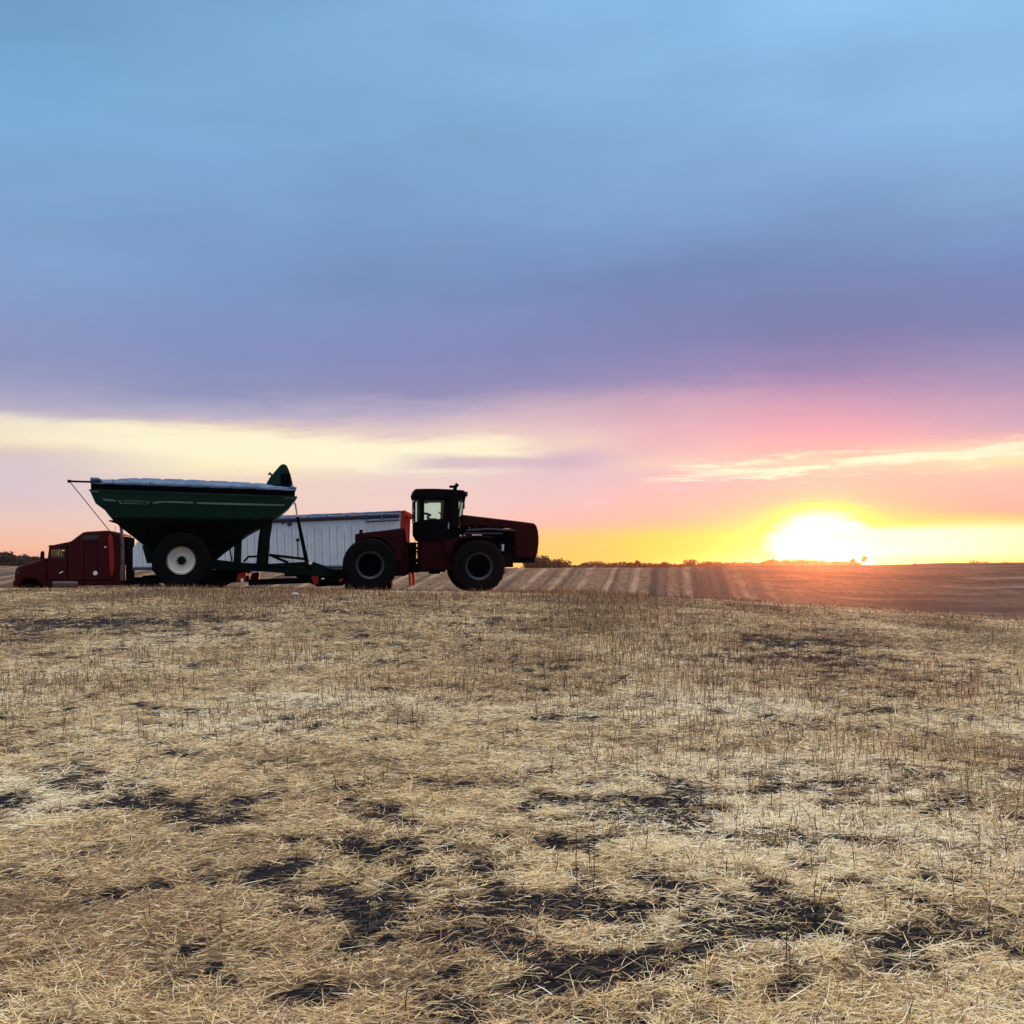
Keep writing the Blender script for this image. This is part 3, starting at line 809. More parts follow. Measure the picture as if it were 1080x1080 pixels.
    # front fenders, pale pieces painting the highlight along them
    for s in (-1, 1):
        f = MB(); y0, y1 = sorted((s * .72, s * 1.36))
        f.prism(P.pts([(476, 583), (477.5, 576), (482, 570.5), (490, 567.2), (505, 566.0), (520, 567.5), (520, 566.0), (505, 564.4), (489, 565.2), (478, 568.6), (470, 569.5), (470, 583)], -1.36), y0, y1)
        f.build('front_fender', M['red'], root, bevel=.01)
        y0, y1 = sorted((s * .74, s * .66))
        f = MB(); f.prism(P.pts([(466.5, 569.2), (475.5, 566.6), (475.5, 568.4), (468, 570.2)], -.74), y0 - .02, y1 + .02); f.build('fender_highlight', M['lamp'], root, bevel=.004)
    m = MB(); B(m, P, 485.0, 564.0, 486.8, 565.6, -.79, -.72); B(m, P, 489.2, 564.2, 490.6, 565.4, -.79, -.72); B(m, P, 498, 563.6, 508, 564.9, -.72, -.66); build_each(m, 'pale_piece', M['lamp'], root, bevel=0)
    # rear half
    rr = MB()
    rr.prism(P.pts([(374.5, 566), (376, 563), (379, 562.2), (410, 558.8), (426, 556.6), (427.6, 561), (430, 577), (430.8, 600), (428, 607.5), (407, 607.5), (404, 590), (376, 590)], -.62), -.62, .62)
    rear = rr.build('rear_frame', M['red'], root, bevel=.03)
    for s in (-1, 1):
        f = MB(); y0, y1 = sorted((s * .60, s * 1.30))
        f.prism(P.pts([(374.4, 577), (374.4, 563.5), (379.6, 562.3), (411, 559.5), (424.5, 558.4), (425.5, 572), (424, 592), (418.5, 592), (416, 581), (410, 572), (402, 567.6), (390, 566.2), (381, 568), (377, 572)], -1.30), y0, y1)
        f.build('rear_fender', M['red'], root, bevel=.015)
    m = MB(); B(m, P, 379.2, 558.6, 382.6, 563, -1.1, -.9); B(m, P, 379.2, 558.6, 382.6, 563, .9, 1.1); build_each(m, 'rear_lamp', M['black'], root)
    j = MB(); B(j, P, 428, 572, 438, 583, -.32, .32); B(j, P, 428, 594, 442, 604, -.36, .36)
    x, z = P(434, 588, -.3); xx = x
    z0 = P(434, 604, -.3)[1]; z1 = P(434, 572, -.3)[1]
    j.tube([(xx, 0, z0), (xx, 0, z1)], .2, 14)
    T(j, P, [(426, 590, -.45), (445, 592, -.55)], .07)
    T(j, P, [(427, 576, -.35), (432, 573, -.5), (440, 578, -.5)], .035); T(j, P, [(427, 580, -.3), (433, 579, -.55), (442, 583, -.5)], .035)
    j.build('articulation_joint', M['black'], root, bevel=.01)
    d = MB(); T(d, P, [(404, 603, 0), (380, 605, 0), (366, 605.5, 0)], .09); B(d, P, 364, 603.5, 368, 607.5, -.15, .15, 0); d.build('drawbar', M['black'], root)
    return root
make_tractor()

# ------------------------------------------------------------------ grain cart
def make_cart():
    root = empty('grain_cart', (-12.1, 40.2, 0.86), (0, 0, R(13)))
    tag(root, 'big dark green grain cart with blue tarp and white rims behind the tractor', 'grain cart')
    bpy.context.view_layer.update()
    P = Frame(root)
    def loop(l, r, w, ws=None):
        (xl, zl), (xr, zr) = P(l[0], l[1], -w), P(r[0], r[1], -w)
        return [(xl, -w, zl), (xr, -w, zr), (xr, w, zr), (xl, w, zl)]
    W = 1.72
    up = MB().loft([loop((116.5, 546), (289.5, 547.5), 1.50), loop((110.4, 538), (298.8, 539.5), 1.58), loop((100.7, 531), (306.8, 532.6), 1.66), loop((94.8, 518), (312.3, 525), W), loop((94.2, 516.2), (313, 523.8), W)])
    wall = up.build('upper_wall', M['green'], root, bevel=.02)
    lw = MB().loft([loop((176, 593), (226, 591.5), .42), loop((160.5, 582.5), (240, 580), .66), loop((140, 566), (254.5, 567.4), 1.0), loop((128, 557), (275, 555.6), 1.25), loop((116.8, 546.3), (289.3, 547.8), 1.49)])
    hop = lw.build('lower_hopper', M['green_shaded'], root, bevel=.01)
    rb = MB()      # stiffening ribs on the sloping underside and the rim flange
    for k in range(9):
        t = k / 8
        a = (135 + t * 145, 547.4); b = (176 + t * 52, 588)
        (xa, za), (xb, zb) = P(*a, -1.49), P(*b, -.55)
        rb.tube([(xa, -1.50, za), (xb, -.56, zb)], .035, 6); rb.tube([(xa, 1.50, za), (xb, .56, zb)], .035, 6)
    rb.build('hopper_ribs', M['green_shaded'], hop, bevel=0)
    fl = MB().loft([loop((93.9, 517.6), (313.4, 525.2), W + .04), loop((93.7, 516.0), (313.4, 523.4), W + .04)])
    fl.build('rim_flange', M['green'], wall, bevel=.01)
    be = MB().loft([loop((95.8, 516.2), (311.0, 523.8), W - .06), loop((95.6, 507.6), (311.6, 514.8), W - .06)])
    be.build('roll_top_extension', M['black'], wall, bevel=.01)
    # end flange marks and stripes
    dc = MB()
    def strip(pts, d=.012, zoff=0):
        # follows the slightly inclined wall
        a = P.pts(pts, -1.69)
        vs = []
        for (x, z) in a:
            vs.append((x, z))
        # wall plane between crease rows 531..517 (w 1.66..1.72) and 546..531 (1.50..1.66)
        def yof(x, z):
            pz = [P(190, 547, -1.5)[1], P(190, 539, -1.58)[1], P(190, 532, -1.66)[1], P(190, 521, -W)[1]]
            return -float(np.interp(z, pz, [1.50, 1.58, 1.66, W])) - .02
        f = [dc.bm.verts.new((x, yof(x, z) - d, z)) for x, z in vs]
        g = [dc.bm.verts.new((x, yof(x, z) + .012, z)) for x, z in vs]
        dc.bm.faces.new(f); dc.bm.faces.new(g[::-1])
        for i in range(len(f)): dc.bm.faces.new((f[i], g[i], g[(i + 1) % len(f)], f[(i + 1) % len(f)]))
    strip([(107, 526.0), (118, 526.6), (122.6, 527.6), (123, 528.8), (118, 528.6), (111, 528.0)])
    strip([(160, 530.2), (166, 528.6), (185, 528.6), (204, 529.4), (204, 531.0), (185, 530.4), (172, 530.0), (163, 531.2)])
    strip([(207.5, 529.6), (250, 530.6), (301, 532.2), (299, 533.6), (250, 532.6), (207.5, 531.4)])
    strip([(96.5, 517.9), (104, 518.2), (104, 519.2), (97, 518.9)])
    strip([(300, 524.9), (311, 525.2), (311, 526.0), (300, 525.7)])
    # thin outlined emblem, too worn to read
    strip([(125, 527.8), (126.6, 527.8), (128.6, 531.4), (127, 531.4)])
    strip([(127, 530.4), (146, 531.0), (154, 531.6), (154, 532.0), (146, 531.7), (127, 531.2)])
    strip([(129, 527.5), (150, 528.2), (157, 528.6), (157, 529.0), (150, 528.7), (129, 528.0)])
    strip([(153.5, 531.8), (157, 528.4), (158.6, 528.4), (155, 531.8)])
    for k in range(7):
        x0 = 131 + k * 3.1
        strip([(x0, 530.1), (x0 + .9, 528.9), (x0 + 1.8, 529.0), (x0 + .9, 530.2)])
    dc.build('stripe', M['decal'], wall, bevel=0)
    # tarp: arched cover, sagging between bows
    nx, ny = 96, 24
    V, Fc = [], []
    for i in range(nx + 1):
        t = i / nx; px = 95.4 + t * (311.9 - 95.4)
        base = 508.4 + t * 7.6
        crown = np.interp(px, [95, 100, 106, 141, 150, 200, 250, 275, 292, 312], [503.8, 503.2, 504.4, 502.0, 502.2, 503.8, 506.2, 507.6, 510.5, 514.0])
        (x, zb) = P(px, base, -1.72)
        zt = zb + max(.04, (base - crown) / 30.5 * 1.02)
        bow = abs(math.sin((px - 95) / 24.5 * math.pi))
        for j in range(ny + 1):
            s = -1 + 2 * j / ny; y = s * 1.72
            arch = (1 - abs(s) ** 3.2)
            w_ = .012 * float(vnoise(px / 4.0, j / 2.2, 3)) + .01 * float(vnoise(px / 1.5, j * .8, 4)) * abs(s)
            z = zb + (zt - zb) * arch * (1 - .10 * (bow < .25)) + w_ - (.06 + .02 * bow if abs(s) > .99 else 0)
            V.append((x, y + (0.03 * s), z))
    for i in range(nx):
        for j in range(ny):
            a = i * (ny + 1) + j; Fc.append((a, a + 1, a + ny + 2, a + ny + 1))
    tp = mesh_from('tarp', V, Fc, M['tarp'], root)
    tp.data.polygons.foreach_set('use_smooth', [True] * len(tp.data.polygons))
    sd = tp.modifiers.new('thickness', 'SOLIDIFY'); sd.thickness = .02
    m = MB()
    T(m, P, [(95.6, 506.0, -1.7), (103, 506.0, -1.7), (107, 507.0, -1.7)], [.09, .08, .04], 10); T(m, P, [(306, 514.0, -1.6), (312.4, 516.2, -1.6)], .08, 10)
    build_each(m, 'tarp_end_roll', M['tarp'], tp, bevel=0, smooth=True)
    m = MB()
    for px, py in ((119, 506.0), (158, 507.4), (200, 509.6), (243, 511.8), (285, 513.6)): B(m, P, px, py + .2, px + .8, py + 3.4, -1.80, -1.755)
    build_each(m, 'tarp_strap', M['roll'], tp, bevel=0)
    # crank rod at the rear
    m = MB(); T(m, P, [(96, 508.2, -1.45), (73, 507.6, -1.45)], .035); T(m, P, [(73, 507.3, -1.45), (116, 560.5, -1.3), (140, 590, -1.15)], .016, 6)
    x, z = P(73, 507.6, -1.45); m.box(x - .05, x + .05, -1.5, -1.4, z - .05, z + .05)
    m.build('tarp_crank', M['black'], root, bevel=0)
    # folded unloading auger
    a = MB()
    ya, yb = -.35, .35
    prof = [(280, 511.5), (284.5, 503.5), (288, 499.3), (292.5, 494), (295.8, 490.4), (298.3, 489.0), (301.2, 489.6), (303.2, 492), (305.4, 497.5), (307.4, 504), (309.6, 514)]
    yl = -1.1
    a.prism(P.pts(prof, yl), yl, yl + .75)
    au = a.build('auger_spout', M['green'], root, bevel=.07)
    m = MB(); B(m, P, 296, 499.5, 306.4, 512, yl - .03, yl + .1); T(m, P, [(283.4, 501.0, yl + .3), (284.4, 498.6, yl + .3), (286.8, 501.5, yl + .3)], .04); build_each(m, 'spout_opening', M['black'], au, bevel=.01)
    m = MB(); T(m, P, [(282, 548, -1.0), (278.5, 570, -1.0), (276.5, 596, -.8)], [.20, .21, .22], 14)
    B(m, P, 275.3, 551, 285.8, 557, -1.2, -.7)
    m.build('auger_tube', M['green_shaded'], root, bevel=0, smooth=True)
    # frame, legs and tongue
    f = MB()
    for s in (-1, 1):
        y0, y1 = sorted((s * .62, s * .78))
        f.prism(P.pts([(160, 592), (225, 589.8), (256, 593.4), (283, 594.6), (322, 592.4), (325, 590.8), (334, 593.6), (344, 597.4), (344, 607.5), (331, 607.6), (283, 603.2), (225, 600.6), (160, 602)], -.78), y0, y1)
    fr = f.build('frame', M['green_shaded'], root, bevel=.01)
    f = MB()
    for s in (-1, 1):
        y0, y1 = sorted((s * .72, s * .90))
        f.prism(P.pts([(247.4, 566), (254.6, 566), (253.5, 594), (246.2, 594)], -.8), y0, y1)
        f.prism(P.pts([(150, 575), (158, 578), (163, 594), (155, 594)], -.8), y0, y1)
        T(f, P, [(242, 576, s * .8), (244.6, 592, s * .8)], .03, 6)
    build_each(f, 'leg', M['green_shaded'], root, bevel=.008)
    f = MB(); (xa, za), (xb, zb) = P(338, 598, 0), P(366, 602.5, 0); (xc, zc), (xd, zd) = P(338, 607.5, 0), P(366, 606.5, 0)
    f.loft([[(xa, -.7, za), (xa, .7, za), (xc, .7, zc), (xc, -.7, zc)], [(xb, -.12, zb), (xb, .12, zb), (xd, .12, zd), (xd, -.12, zd)]])
    f.build('tongue', M['green_shaded'], root, bevel=.02)
    f = MB()
    T(f, P, [(284, 585.0, -.6), (304, 593.5, -.6)], .05); T(f, P, [(284, 585.2, -.6), (322, 589.6, -.6)], .05)
    T(f, P, [(257, 592.5, -.7), (262, 587.2, -.7), (271, 586.8, -.7)], .04)
    T(f, P, [(283, 596, -.82), (320, 599, -.82)], .025)
    build_each(f, 'brace', M['green_shaded'], fr, bevel=0)
    f = MB(); T(f, P, [(313.8, 545, -1.0), (318, 566, -.95), (323.2, 591.5, -.9)], [.055, .065, .075]); rod = f.build('fold_cylinder', M['black'], root, bevel=0)
    f = MB(); T(f, P, [(311.3, 530.5, -1.02), (313.9, 546, -1.0)], .03); T(f, P, [(304.5, 531.3, -1.2), (311.8, 531.0, -1.02)], .03); f.build('cylinder_rod', M['alu'], rod, bevel=0)
    f = MB(); x, z = P(327.4, 593.4, -.85); f.lathe([(.07, -.86), (.07, -.80), (.01, -.80), (.01, -.86)], x, z, 12); f.build('pale_piece', M['lamp'], root, bevel=0)
    f = MB(); T(f, P, [(314, 571, .5), (314.3, 588, .5)], .02); x, z = P(314, 569.6, .5); f.lathe([(.07, .46), (.07, .54), (.01, .54), (.01, .46)], x, z, 12); f.build('hose_holder', M['black'], root, bevel=0)
    # wheels
    wn = -1.66
    x, z = P(191.1, 591.1, wn)
    for s in (-1, 1): wheel(root, 'wheel', x, z, wn * -s, .80, 1.01, .455, M['rim_white'], s, lugs=20, dish=.20, hubmat=M['green_shaded'], boltn=10, spokes=10)
    MB().tube([(x, -1.2, z), (x, 1.2, z)], .14, 12).box(x - .5, x + .5, -.8, .8, z - .1, z + .25).build('axle', M['black'], root)
    # beam, guards and lamp brackets round the hopper
    f = MB(); T(f, P, [(150, 561, -1.10), (158, 561.0, -1.02)], .05); B(f, P, 153.5, 550.5, 156.8, 553.8, -1.32, -1.2); build_each(f, 'lamp_bracket', M['rim_dark'], root, bevel=0)
    f = MB(); B(f, P, 114.8, 548.6, 119, 549.8, -1.48, 1.48, -1.48); f.build('rear_bumper_bar', M['black'], root, bevel=0)
    return root
make_cart()

# ------------------------------------------------------------------ highway truck
def make_truck():
    root = empty('semi_truck', (-20.7, 52.3, -0.05), (0, R(-1.2), R(11)))
    tag(root, 'dark red semi truck with a sloping nose and sleeper, half sunk behind the crest', 'truck')
    bpy.context.view_layer.update()
    P = Frame(root)
    w = 1.2
    m = MB().prism(P.pts([(14.6, 618), (15.0, 604), (16.3, 599.5), (19.5, 597.2), (30, 593.8), (40, 590.6), (50.5, 587.8), (50.5, 622), (43.5, 622), (42.5, 616), (38, 611.5), (31, 610), (24.5, 611.6), (20.8, 616.5), (20.0, 622), (15, 622)], -1.08), -1.08, 1.08)
    hood = m.build('hood', M['truck_red'], root, bevel=.10)
    m = MB(); B(m, P, 13.8, 612, 18.8, 619, -1.10, 1.10); m.build('bumper', M['truck_red'], hood)
    m = MB(); m.prism(P.pts([(19.5, 622), (20.5, 614), (25, 610.8), (32, 609.4), (39, 611), (43.5, 616), (44, 622)], -.9), -.85, .85); m.build('arch_fill', M['black'], hood, bevel=0)  # black filler added to keep the wheel arch dark inside
    m = MB()
    for k in range(9):
        x, z = P(15.2, 601 + k * 1.15, -.5); m.box(x - .05, x + .02, -.42, .42, z - .012, z + .012)
    m.build('grille', M['chrome'], hood, bevel=0)
    for s in (-1, 1):
        m = MB(); y0, y1 = sorted((s * .62, s * 1.095)); B(m, P, 16.2, 602, 21.2, 606.2, y0, y1, -1.09); m.build('headlight', M['darkglass'], hood, bevel=.03)
    # cab shell with an open window
    cab = MB()
    for s in (-1, 1):
        y0, y1 = sorted((s * w, s * (w - .06)))
        for poly in ([(50, 588.2), (70.5, 588.2), (70.5, 618), (50, 618)], [(50.2, 588.4), (51.6, 577.4), (53.8, 577.4), (53.3, 588.4)], [(51.5, 577.6), (52.5, 575.9), (70.5, 571.9), (70.5, 579.2), (53.6, 579.2)], [(68, 579), (70.5, 579), (70.5, 588.4), (67.4, 588.4)]):
            cab.prism(P.pts(poly, -w), y0, y1)
    cab.prism(P.pts([(50.8, 576.4), (52.5, 575.4), (71, 571.6), (71, 573.6), (53, 577.8)], -w), -w + .07, w - .07)
    cab.prism(P.pts([(50, 588), (54, 586.6), (54, 592), (50, 592)], -w), -w + .07, w - .07)
    co = cab.build('cab', M['truck_red'], root, bevel=.025)
    m = MB()
    for s in (-1, 1):
        y0 = s * (w - .03); m.prism(P.pts([(53.4, 579), (68.2, 579), (67.6, 588.4), (53.4, 588.4)], -w), y0 - .004, y0 + .004)
    build_each(m, 'side_window', M['glass2'], co, bevel=0)
    (xa, za), (xb, zb) = P(51.6, 577.6, -w), P(50.3, 588, -w)
    MB().prism([(xa, za), (xa + .01, za), (xb + .01, zb), (xb, zb)], -w + .1, w - .1).build('windscreen', M['glass2'], co, bevel=0)
    m = MB(); m.prism(P.pts([(49.9, 576.4), (52.8, 574.6), (56, 575.4), (53, 577.4)], -w), -w + .05, w - .05); m.build('visor', M['truck_red'], co, bevel=.01)
    m = MB(); m.prism(P.pts([(58.5, 588.5), (58.8, 586.6), (61, 586), (63.4, 587.2), (64.5, 588.5)], -.5), -.75, .75); B(m, P, 65, 581, 68.5, 592, -.7, -.2); m.build('seat', M['seat'], co, bevel=.02)
    m = MB(); T(m, P, [(62.5, 604.6, -w - .04), (66.6, 602.6, -w - .04)], .03); m.build('door_handle', M['chrome'], co, bevel=0)
    m = MB(); T(m, P, [(50, 591, -w), (47, 590.8, -w - .3)], .03); m.prism(P.pts([(42.4, 590.8), (43, 583), (44, 581.2), (46, 581.2), (46.6, 583), (46.6, 590.8)], -w - .3), -w - .38, -w - .2)
    m.prism(P.pts([(42.4, 590.8), (43, 583), (44, 581.2), (46, 581.2), (46.6, 583), (46.6, 590.8)], -w - .3), w + .2, w + .38)
    build_each(m, 'mirror', M['truck_red'], co, bevel=.02)
    # sleeper
    m = MB().prism(P.pts([(70.6, 571.8), (75, 570.6), (81, 566), (87.6, 561.3), (92, 560.6), (112, 559.4), (120, 560.4), (127, 562.6), (131.4, 563.6), (131.8, 590), (132.4, 617.5), (70.6, 618)], -w), -w, w)
    sl_ = m.build('sleeper', M['truck_red'], root, bevel=.07)
    m = MB(); m.prism(P.pts([(84.2, 569), (89, 564.6), (103.8, 564.2), (103.2, 568.6), (98, 569)], -w - .01), -w - .012, -w + .05); m.build('sleeper_window', M['darkglass'], sl_, bevel=0)
    m = MB()
    for a, b in (((88.5, 572), (88.5, 611)), ((102.5, 570), (102.5, 611)), ((70.7, 574), (70.7, 611))): T(m, P, [(a[0], a[1], -w), (b[0], b[1], -w)], .014, 6)
    T(m, P, [(54, 611.8, -w), (120, 611.8, -w)], .03)
    T(m, P, [(88.5, 572, -w), (102.5, 570, -w)], .012, 6)
    m.build('panel_seam', M['black'], sl_, bevel=0)
    m = MB(); m.prism(P.pts([(114.2, 566), (116.5, 562.4), (119.3, 568), (120.6, 585), (120.9, 600), (119.6, 607.5), (116.6, 607), (115.2, 596), (114.6, 580)], -w - .04), -w - .10, -w + .02)
    m.build('side_fairing', M['bright_red'], sl_, bevel=.05)  # brighter red than the sleeper, painting sunlight on this panel
    m = MB(); x, z = P(100.6, 604.4, -w); m.lathe([(.10, -w - .03), (.10, -w + .01), (.01, -w + .01), (.01, -w - .03)], x, z, 16); build_each(m, 'marker_light', M['lamp'], sl_, bevel=0)
    m = MB(); B(m, P, 109.8, 576.2, 112.2, 577.6, -w - .03, -w); m.build('vent', M['alu'], sl_, bevel=0)
    for s in (-1, 1):
        m = MB(); T(m, P, [(129.6, 612, -w - .12 if s < 0 else w + .02), (129.5, 596, -w - .12 if s < 0 else w + .02)], .13, 14); m.build('muffler', M['alu_dim'], root, bevel=0, smooth=True)
        m = MB(); yl = -w - .12 if s < 0 else w + .02
        T(m, P, [(129.5, 597, yl), (129.2, 575, yl)], .085, 12); T(m, P, [(129.2, 576, yl), (128.2, 559, yl), (127.4, 553.6, yl)], .075, 12); m.build('exhaust_pipe', M['alu_dim'], root, bevel=0, smooth=True)
    (x, z), (_, z1) = P(131.8, 566, -w), P(131.8, 618, -w); MB().box(x, x + .10, -w + .03, w - .03, z1, z).build('rear_guard', M['black'], root)
    m = MB(); T(m, P, [(121.6, 562, -.9), (121.4, 554.4, -.9)], .010, 5); m.build('antenna', M['black'], sl_, bevel=0)
    m = MB(); T(m, P, [(56, 616.2, -1.05), (83, 616.2, -1.05)], .22, 16); m.build('fuel_tank', M['alu_dim'], root, bevel=.02, smooth=True)
    m = MB(); T(m, P, [(62, 616.2, 1.05), (83, 616.2, 1.05)], .22, 16); m.build('fuel_tank', M['alu_dim'], root, bevel=.02, smooth=True)
    m = MB(); B(m, P, 20, 617, 180, 621, -.45, -.35, -.45); B(m, P, 20, 617, 180, 621, .35, .45, -.45)
    B(m, P, 139, 612, 146, 617, -.5, .5, -.45); m.build('chassis', M['black'], root)
    for px in (31.5, 155, 182):
        x, z = P(px, 624, -1.2)
        z = max(z, .48) if False else .52
        for s in (-1, 1): wheel(root, 'wheel', x, z, 1.18 * s, .30 if px < 50 else .56, .50, .29, M['alu_dim'], s, dish=.10)
    return root
make_truck()

# ------------------------------------------------------------------ grain trailer
def make_trailer():
    root = empty('grain_trailer', (-11.4, 51.4, 0.36), (0, R(-2.2), R(-1)))
    tag(root, 'long white ribbed grain trailer with a rolled navy tarp, parked behind the cart and tractor', 'trailer')
    bpy.context.view_layer.update()
    P = Frame(root)
    w = 1.28
    m = MB().prism(P.pts([(140, 601.5), (140, 578), (145, 571), (153, 554.5), (290, 546), (422.5, 540.5), (423.5, 597), (423.5, 599.5)], -w), -w, w)
    box = m.build('box', M['trailer'], root, bevel=.02)
    for s in (-1, 1):
        m = MB(); px = 146.0; rr_ = random.Random(4)
        while px < 421:
            (x, _) = P(px, 553, -w); (_, z0) = P(px, 599.0 + (px < 200) * 1.0, -w)
            zt = P(px, np.interp(px, [145, 153, 290, 422], [571, 556, 548, 542]), -w)[1]
            y0, y1 = sorted((s * w, s * (w + .035))); m.box(x - .022, x + .022, y0, y1, z0, zt - .12)
            px += 7.9 + rr_.uniform(-.15, .15)
        m.build('wall_rib', M['trailer'], box, bevel=.008)
    m = MB(); px = 150.0
    while px < 421:
        (x, _) = P(px, 570, -w); z0 = P(px, 598.4, -w)[1]; zt = P(px, np.interp(px, [145, 290, 422], [562, 556, 550]) + random.uniform(0, 9), -w)[1]
        m.box(x - .010, x + .010, -w - .004, -w + .01, z0, zt)
        px += 7.9
    m.build('wall_seam', M['seam'], box, bevel=0)
    m = MB(); T(m, P, [(155, 556.8, -w), (290, 548.4, -w - .04), (421.5, 543.2, -w)], .13, 12); roll = m.build('tarp_roll', M['roll'], root, bevel=0, smooth=True)
    n = 60; V, Fc = [], []
    for i in range(n + 1):
        t = i / n; px = 153 + t * 269; py = np.interp(px, [153, 290, 422.5], [554.5, 546, 540.5])
        x, z = P(px, py, -w)
        for j in range(9):
            s = -1 + j / 4; V.append((x, s * (w + .04), z + .10 * (1 - s * s) + .04 * float(vnoise(px / 6, j / 2, 9))))
    for i in range(n):
        for j in range(8): a = i * 9 + j; Fc.append((a, a + 1, a + 10, a + 9))
    tp = mesh_from('tarp', V, Fc, M['tarp'], root); sd = tp.modifiers.new('t', 'SOLIDIFY'); sd.thickness = .03
    m = MB(); px = 160
    while px < 420:
        py = np.interp(px, [155, 290, 421.5], [556.8, 548.4, 543.2]); B(m, P, px, py - 2.6, px + 1.0, py + 2.8, -w - .20, -w - .16); px += 20.5
    build_each(m, 'tarp_strap', M['roll'], roll, bevel=0)
    m = MB(); T(m, P, [(140, 599.5, -w - .02), (423.5, 597.4, -w - .02)], .07, 8); m.build('lower_rail', M['roll'], root, bevel=0)
    # rear end
    m = MB(); m.prism(P.pts([(422.6, 539.0), (426.8, 538.0), (429.0, 541), (429.6, 545), (426.2, 545), (424.2, 598), (420.6, 598)], -w - .02), -w - .03, w + .03)
    re = m.build('rear_frame', M['rear_sunlit'], root, bevel=.03)
    m = MB()
    for yl in (-1.05, -.62): T(m, P, [(425.5, 542, yl), (430.6, 543.6, yl), (431.2, 560, yl), (431.4, 576, yl), (428.5, 590, yl)], .032, 7)
    for k in range(8):
        x, z = P(430.9, 546.5 + k * 4.6, -1.05); m.tube([(x, -1.05, z), (x, -.62, z)], .022, 6)
    m.build('ladder', M['rear_sunlit'], re, bevel=0)
    m = MB(); T(m, P, [(386.5, 550.2, -w - .2), (421, 548.2, -w - .2)], .045); T(m, P, [(386.5, 545.5, -w - .1), (386.5, 550.2, -w - .2)], .04); T(m, P, [(403, 544.5, -w - .1), (403, 549.4, -w - .2)], .04)
    m.build('tarp_crank', M['roll'], root, bevel=0)
    m = MB(); B(m, P, 303, 551.3, 307.3, 554.6, -w - .06, -w); B(m, P, 297, 550, 299.5, 552.4, -w - .05, -w); build_each(m, 'latch_plate', M['roll'], box, bevel=0)
    # aluminium hoppers below, coloured black to paint their shade
    for a, b in (((160, 603), (262, 603)), ((285, 600), (400, 599.5))):
        (xa, za), (xb, _) = P(a[0], a[1], -w + .1), P(b[0], b[1], -w + .1)
        xm = (xa + xb) / 2; zt = P(a[0], a[1] - 4, -w)[1] - .02
        MB().loft([[(xm - .5, -.45, zt - 1.05), (xm + .5, -.45, zt - 1.05), (xm + .5, .45, zt - 1.05), (xm - .5, .45, zt - 1.05)], [(xa, -w + .1, zt), (xb, -w + .1, zt), (xb, w - .1, zt), (xa, w - .1, zt)]]).build('hopper', M['black'], root, bevel=.01)
    m = MB()
    for s in (-1, 1):
        y0, y1 = sorted((s * .55, s * .45))
        B(m, P, 255, 607.8, 366, 613.0, y0, y1, -.55); B(m, P, 150, 604.5, 258, 607.0, y0, y1, -.55)
    B(m, P, 262, 607.2, 366, 617.5, -1.2, -1.15); B(m, P, 205, 607.0, 262, 616, -1.15, -1.05); B(m, P, 140, 604.5, 250, 616, -1.15, -1.05); B(m, P, 300, 599.5, 366, 608, -1.15, -1.05); B(m, P, 366, 600, 424, 606, -.6, .6)  # dark sheets added along the near side so the underside reads dark
    m.build('chassis', M['black'], root)
    m = MB(); m.prism(P.pts([(249, 613.5), (251, 605), (257, 603.6), (259.6, 604), (259, 613.5)], -w), -w, -w + .12); m.prism(P.pts([(249, 613.5), (251, 605), (257, 603.6), (259.6, 604), (259, 613.5)], -w), w - .12, w)
    m.prism(P.pts([(328, 609), (331, 606.5), (336, 609), (335, 616), (331, 617)], -w), -w, -w + .1); build_each(m, 'landing_gear', M['bright_red'], root, bevel=.01)
    m = MB(); B(m, P, 254.2, 610.0, 256.4, 613.8, -w - .03, -w + .02); B(m, P, 339, 609.6, 342, 611, -w - .03, -w + .02); build_each(m, 'marker_light', M['lamp'], root, bevel=0)
    m = MB(); T(m, P, [(358, 613.2, -w), (361.4, 610.8, -w)], .05); m.build('tail_light', M['amber'], root, bevel=0)
    m = MB()
    for yl in (-.95, -.35): B(m, P, 431.2 if yl < -.5 else 434.8, 603.8, 433.0 if yl < -.5 else 437.0, 617.4, yl - .12, yl + .12)
    build_each(m, 'underride_guard', M['amber'], root, bevel=.01)  # red of the posts paints the low sun falling on them
    m = MB(); (x0, z0), (x1, z1) = P(400, 603, -.3), P(436, 606, -.3); m.box(x0, x1, -.5, .2, z1, z0); m.build('rear_crossmember', M['black'], root)
    for px in (374, 396):
        x, _ = P(px, 610, -w)
        for s in (-1, 1): wheel(root, 'wheel', x, -.25 + .50 + .05 + (x * 0.0), 1.26 * s, .56, .50, .29, M['alu_dim'], s, dish=.10)
    return root
make_trailer()

# ------------------------------------------------------------------ one pale stone in the straw
p = ground_hit(311, 629.6)
st = MB(); bmesh.ops.create_icosphere(st.bm, subdivisions=2, radius=.09)
for v in st.bm.verts: v.co = Vector((v.co.x * 1.3, v.co.y, v.co.z * .6)) * (1 + .25 * (random.random() - .5))
so_ = st.build('field_stone', simple('pale stone', (0.42, 0.42, 0.44), 0.8, dirt=0.4), bevel=0)
so_.location = (p.x, p.y, p.z + .07); tag(so_, 'small pale stone lying in the straw in front of the trailer', 'stone')
# ------------------------------------------------------------------ sky, sun, haze
def lin(c):
    return tuple(((v / 255) / 12.92 if v <= 10 else ((v / 255 + 0.055) / 1.055) ** 2.4) for v in c)

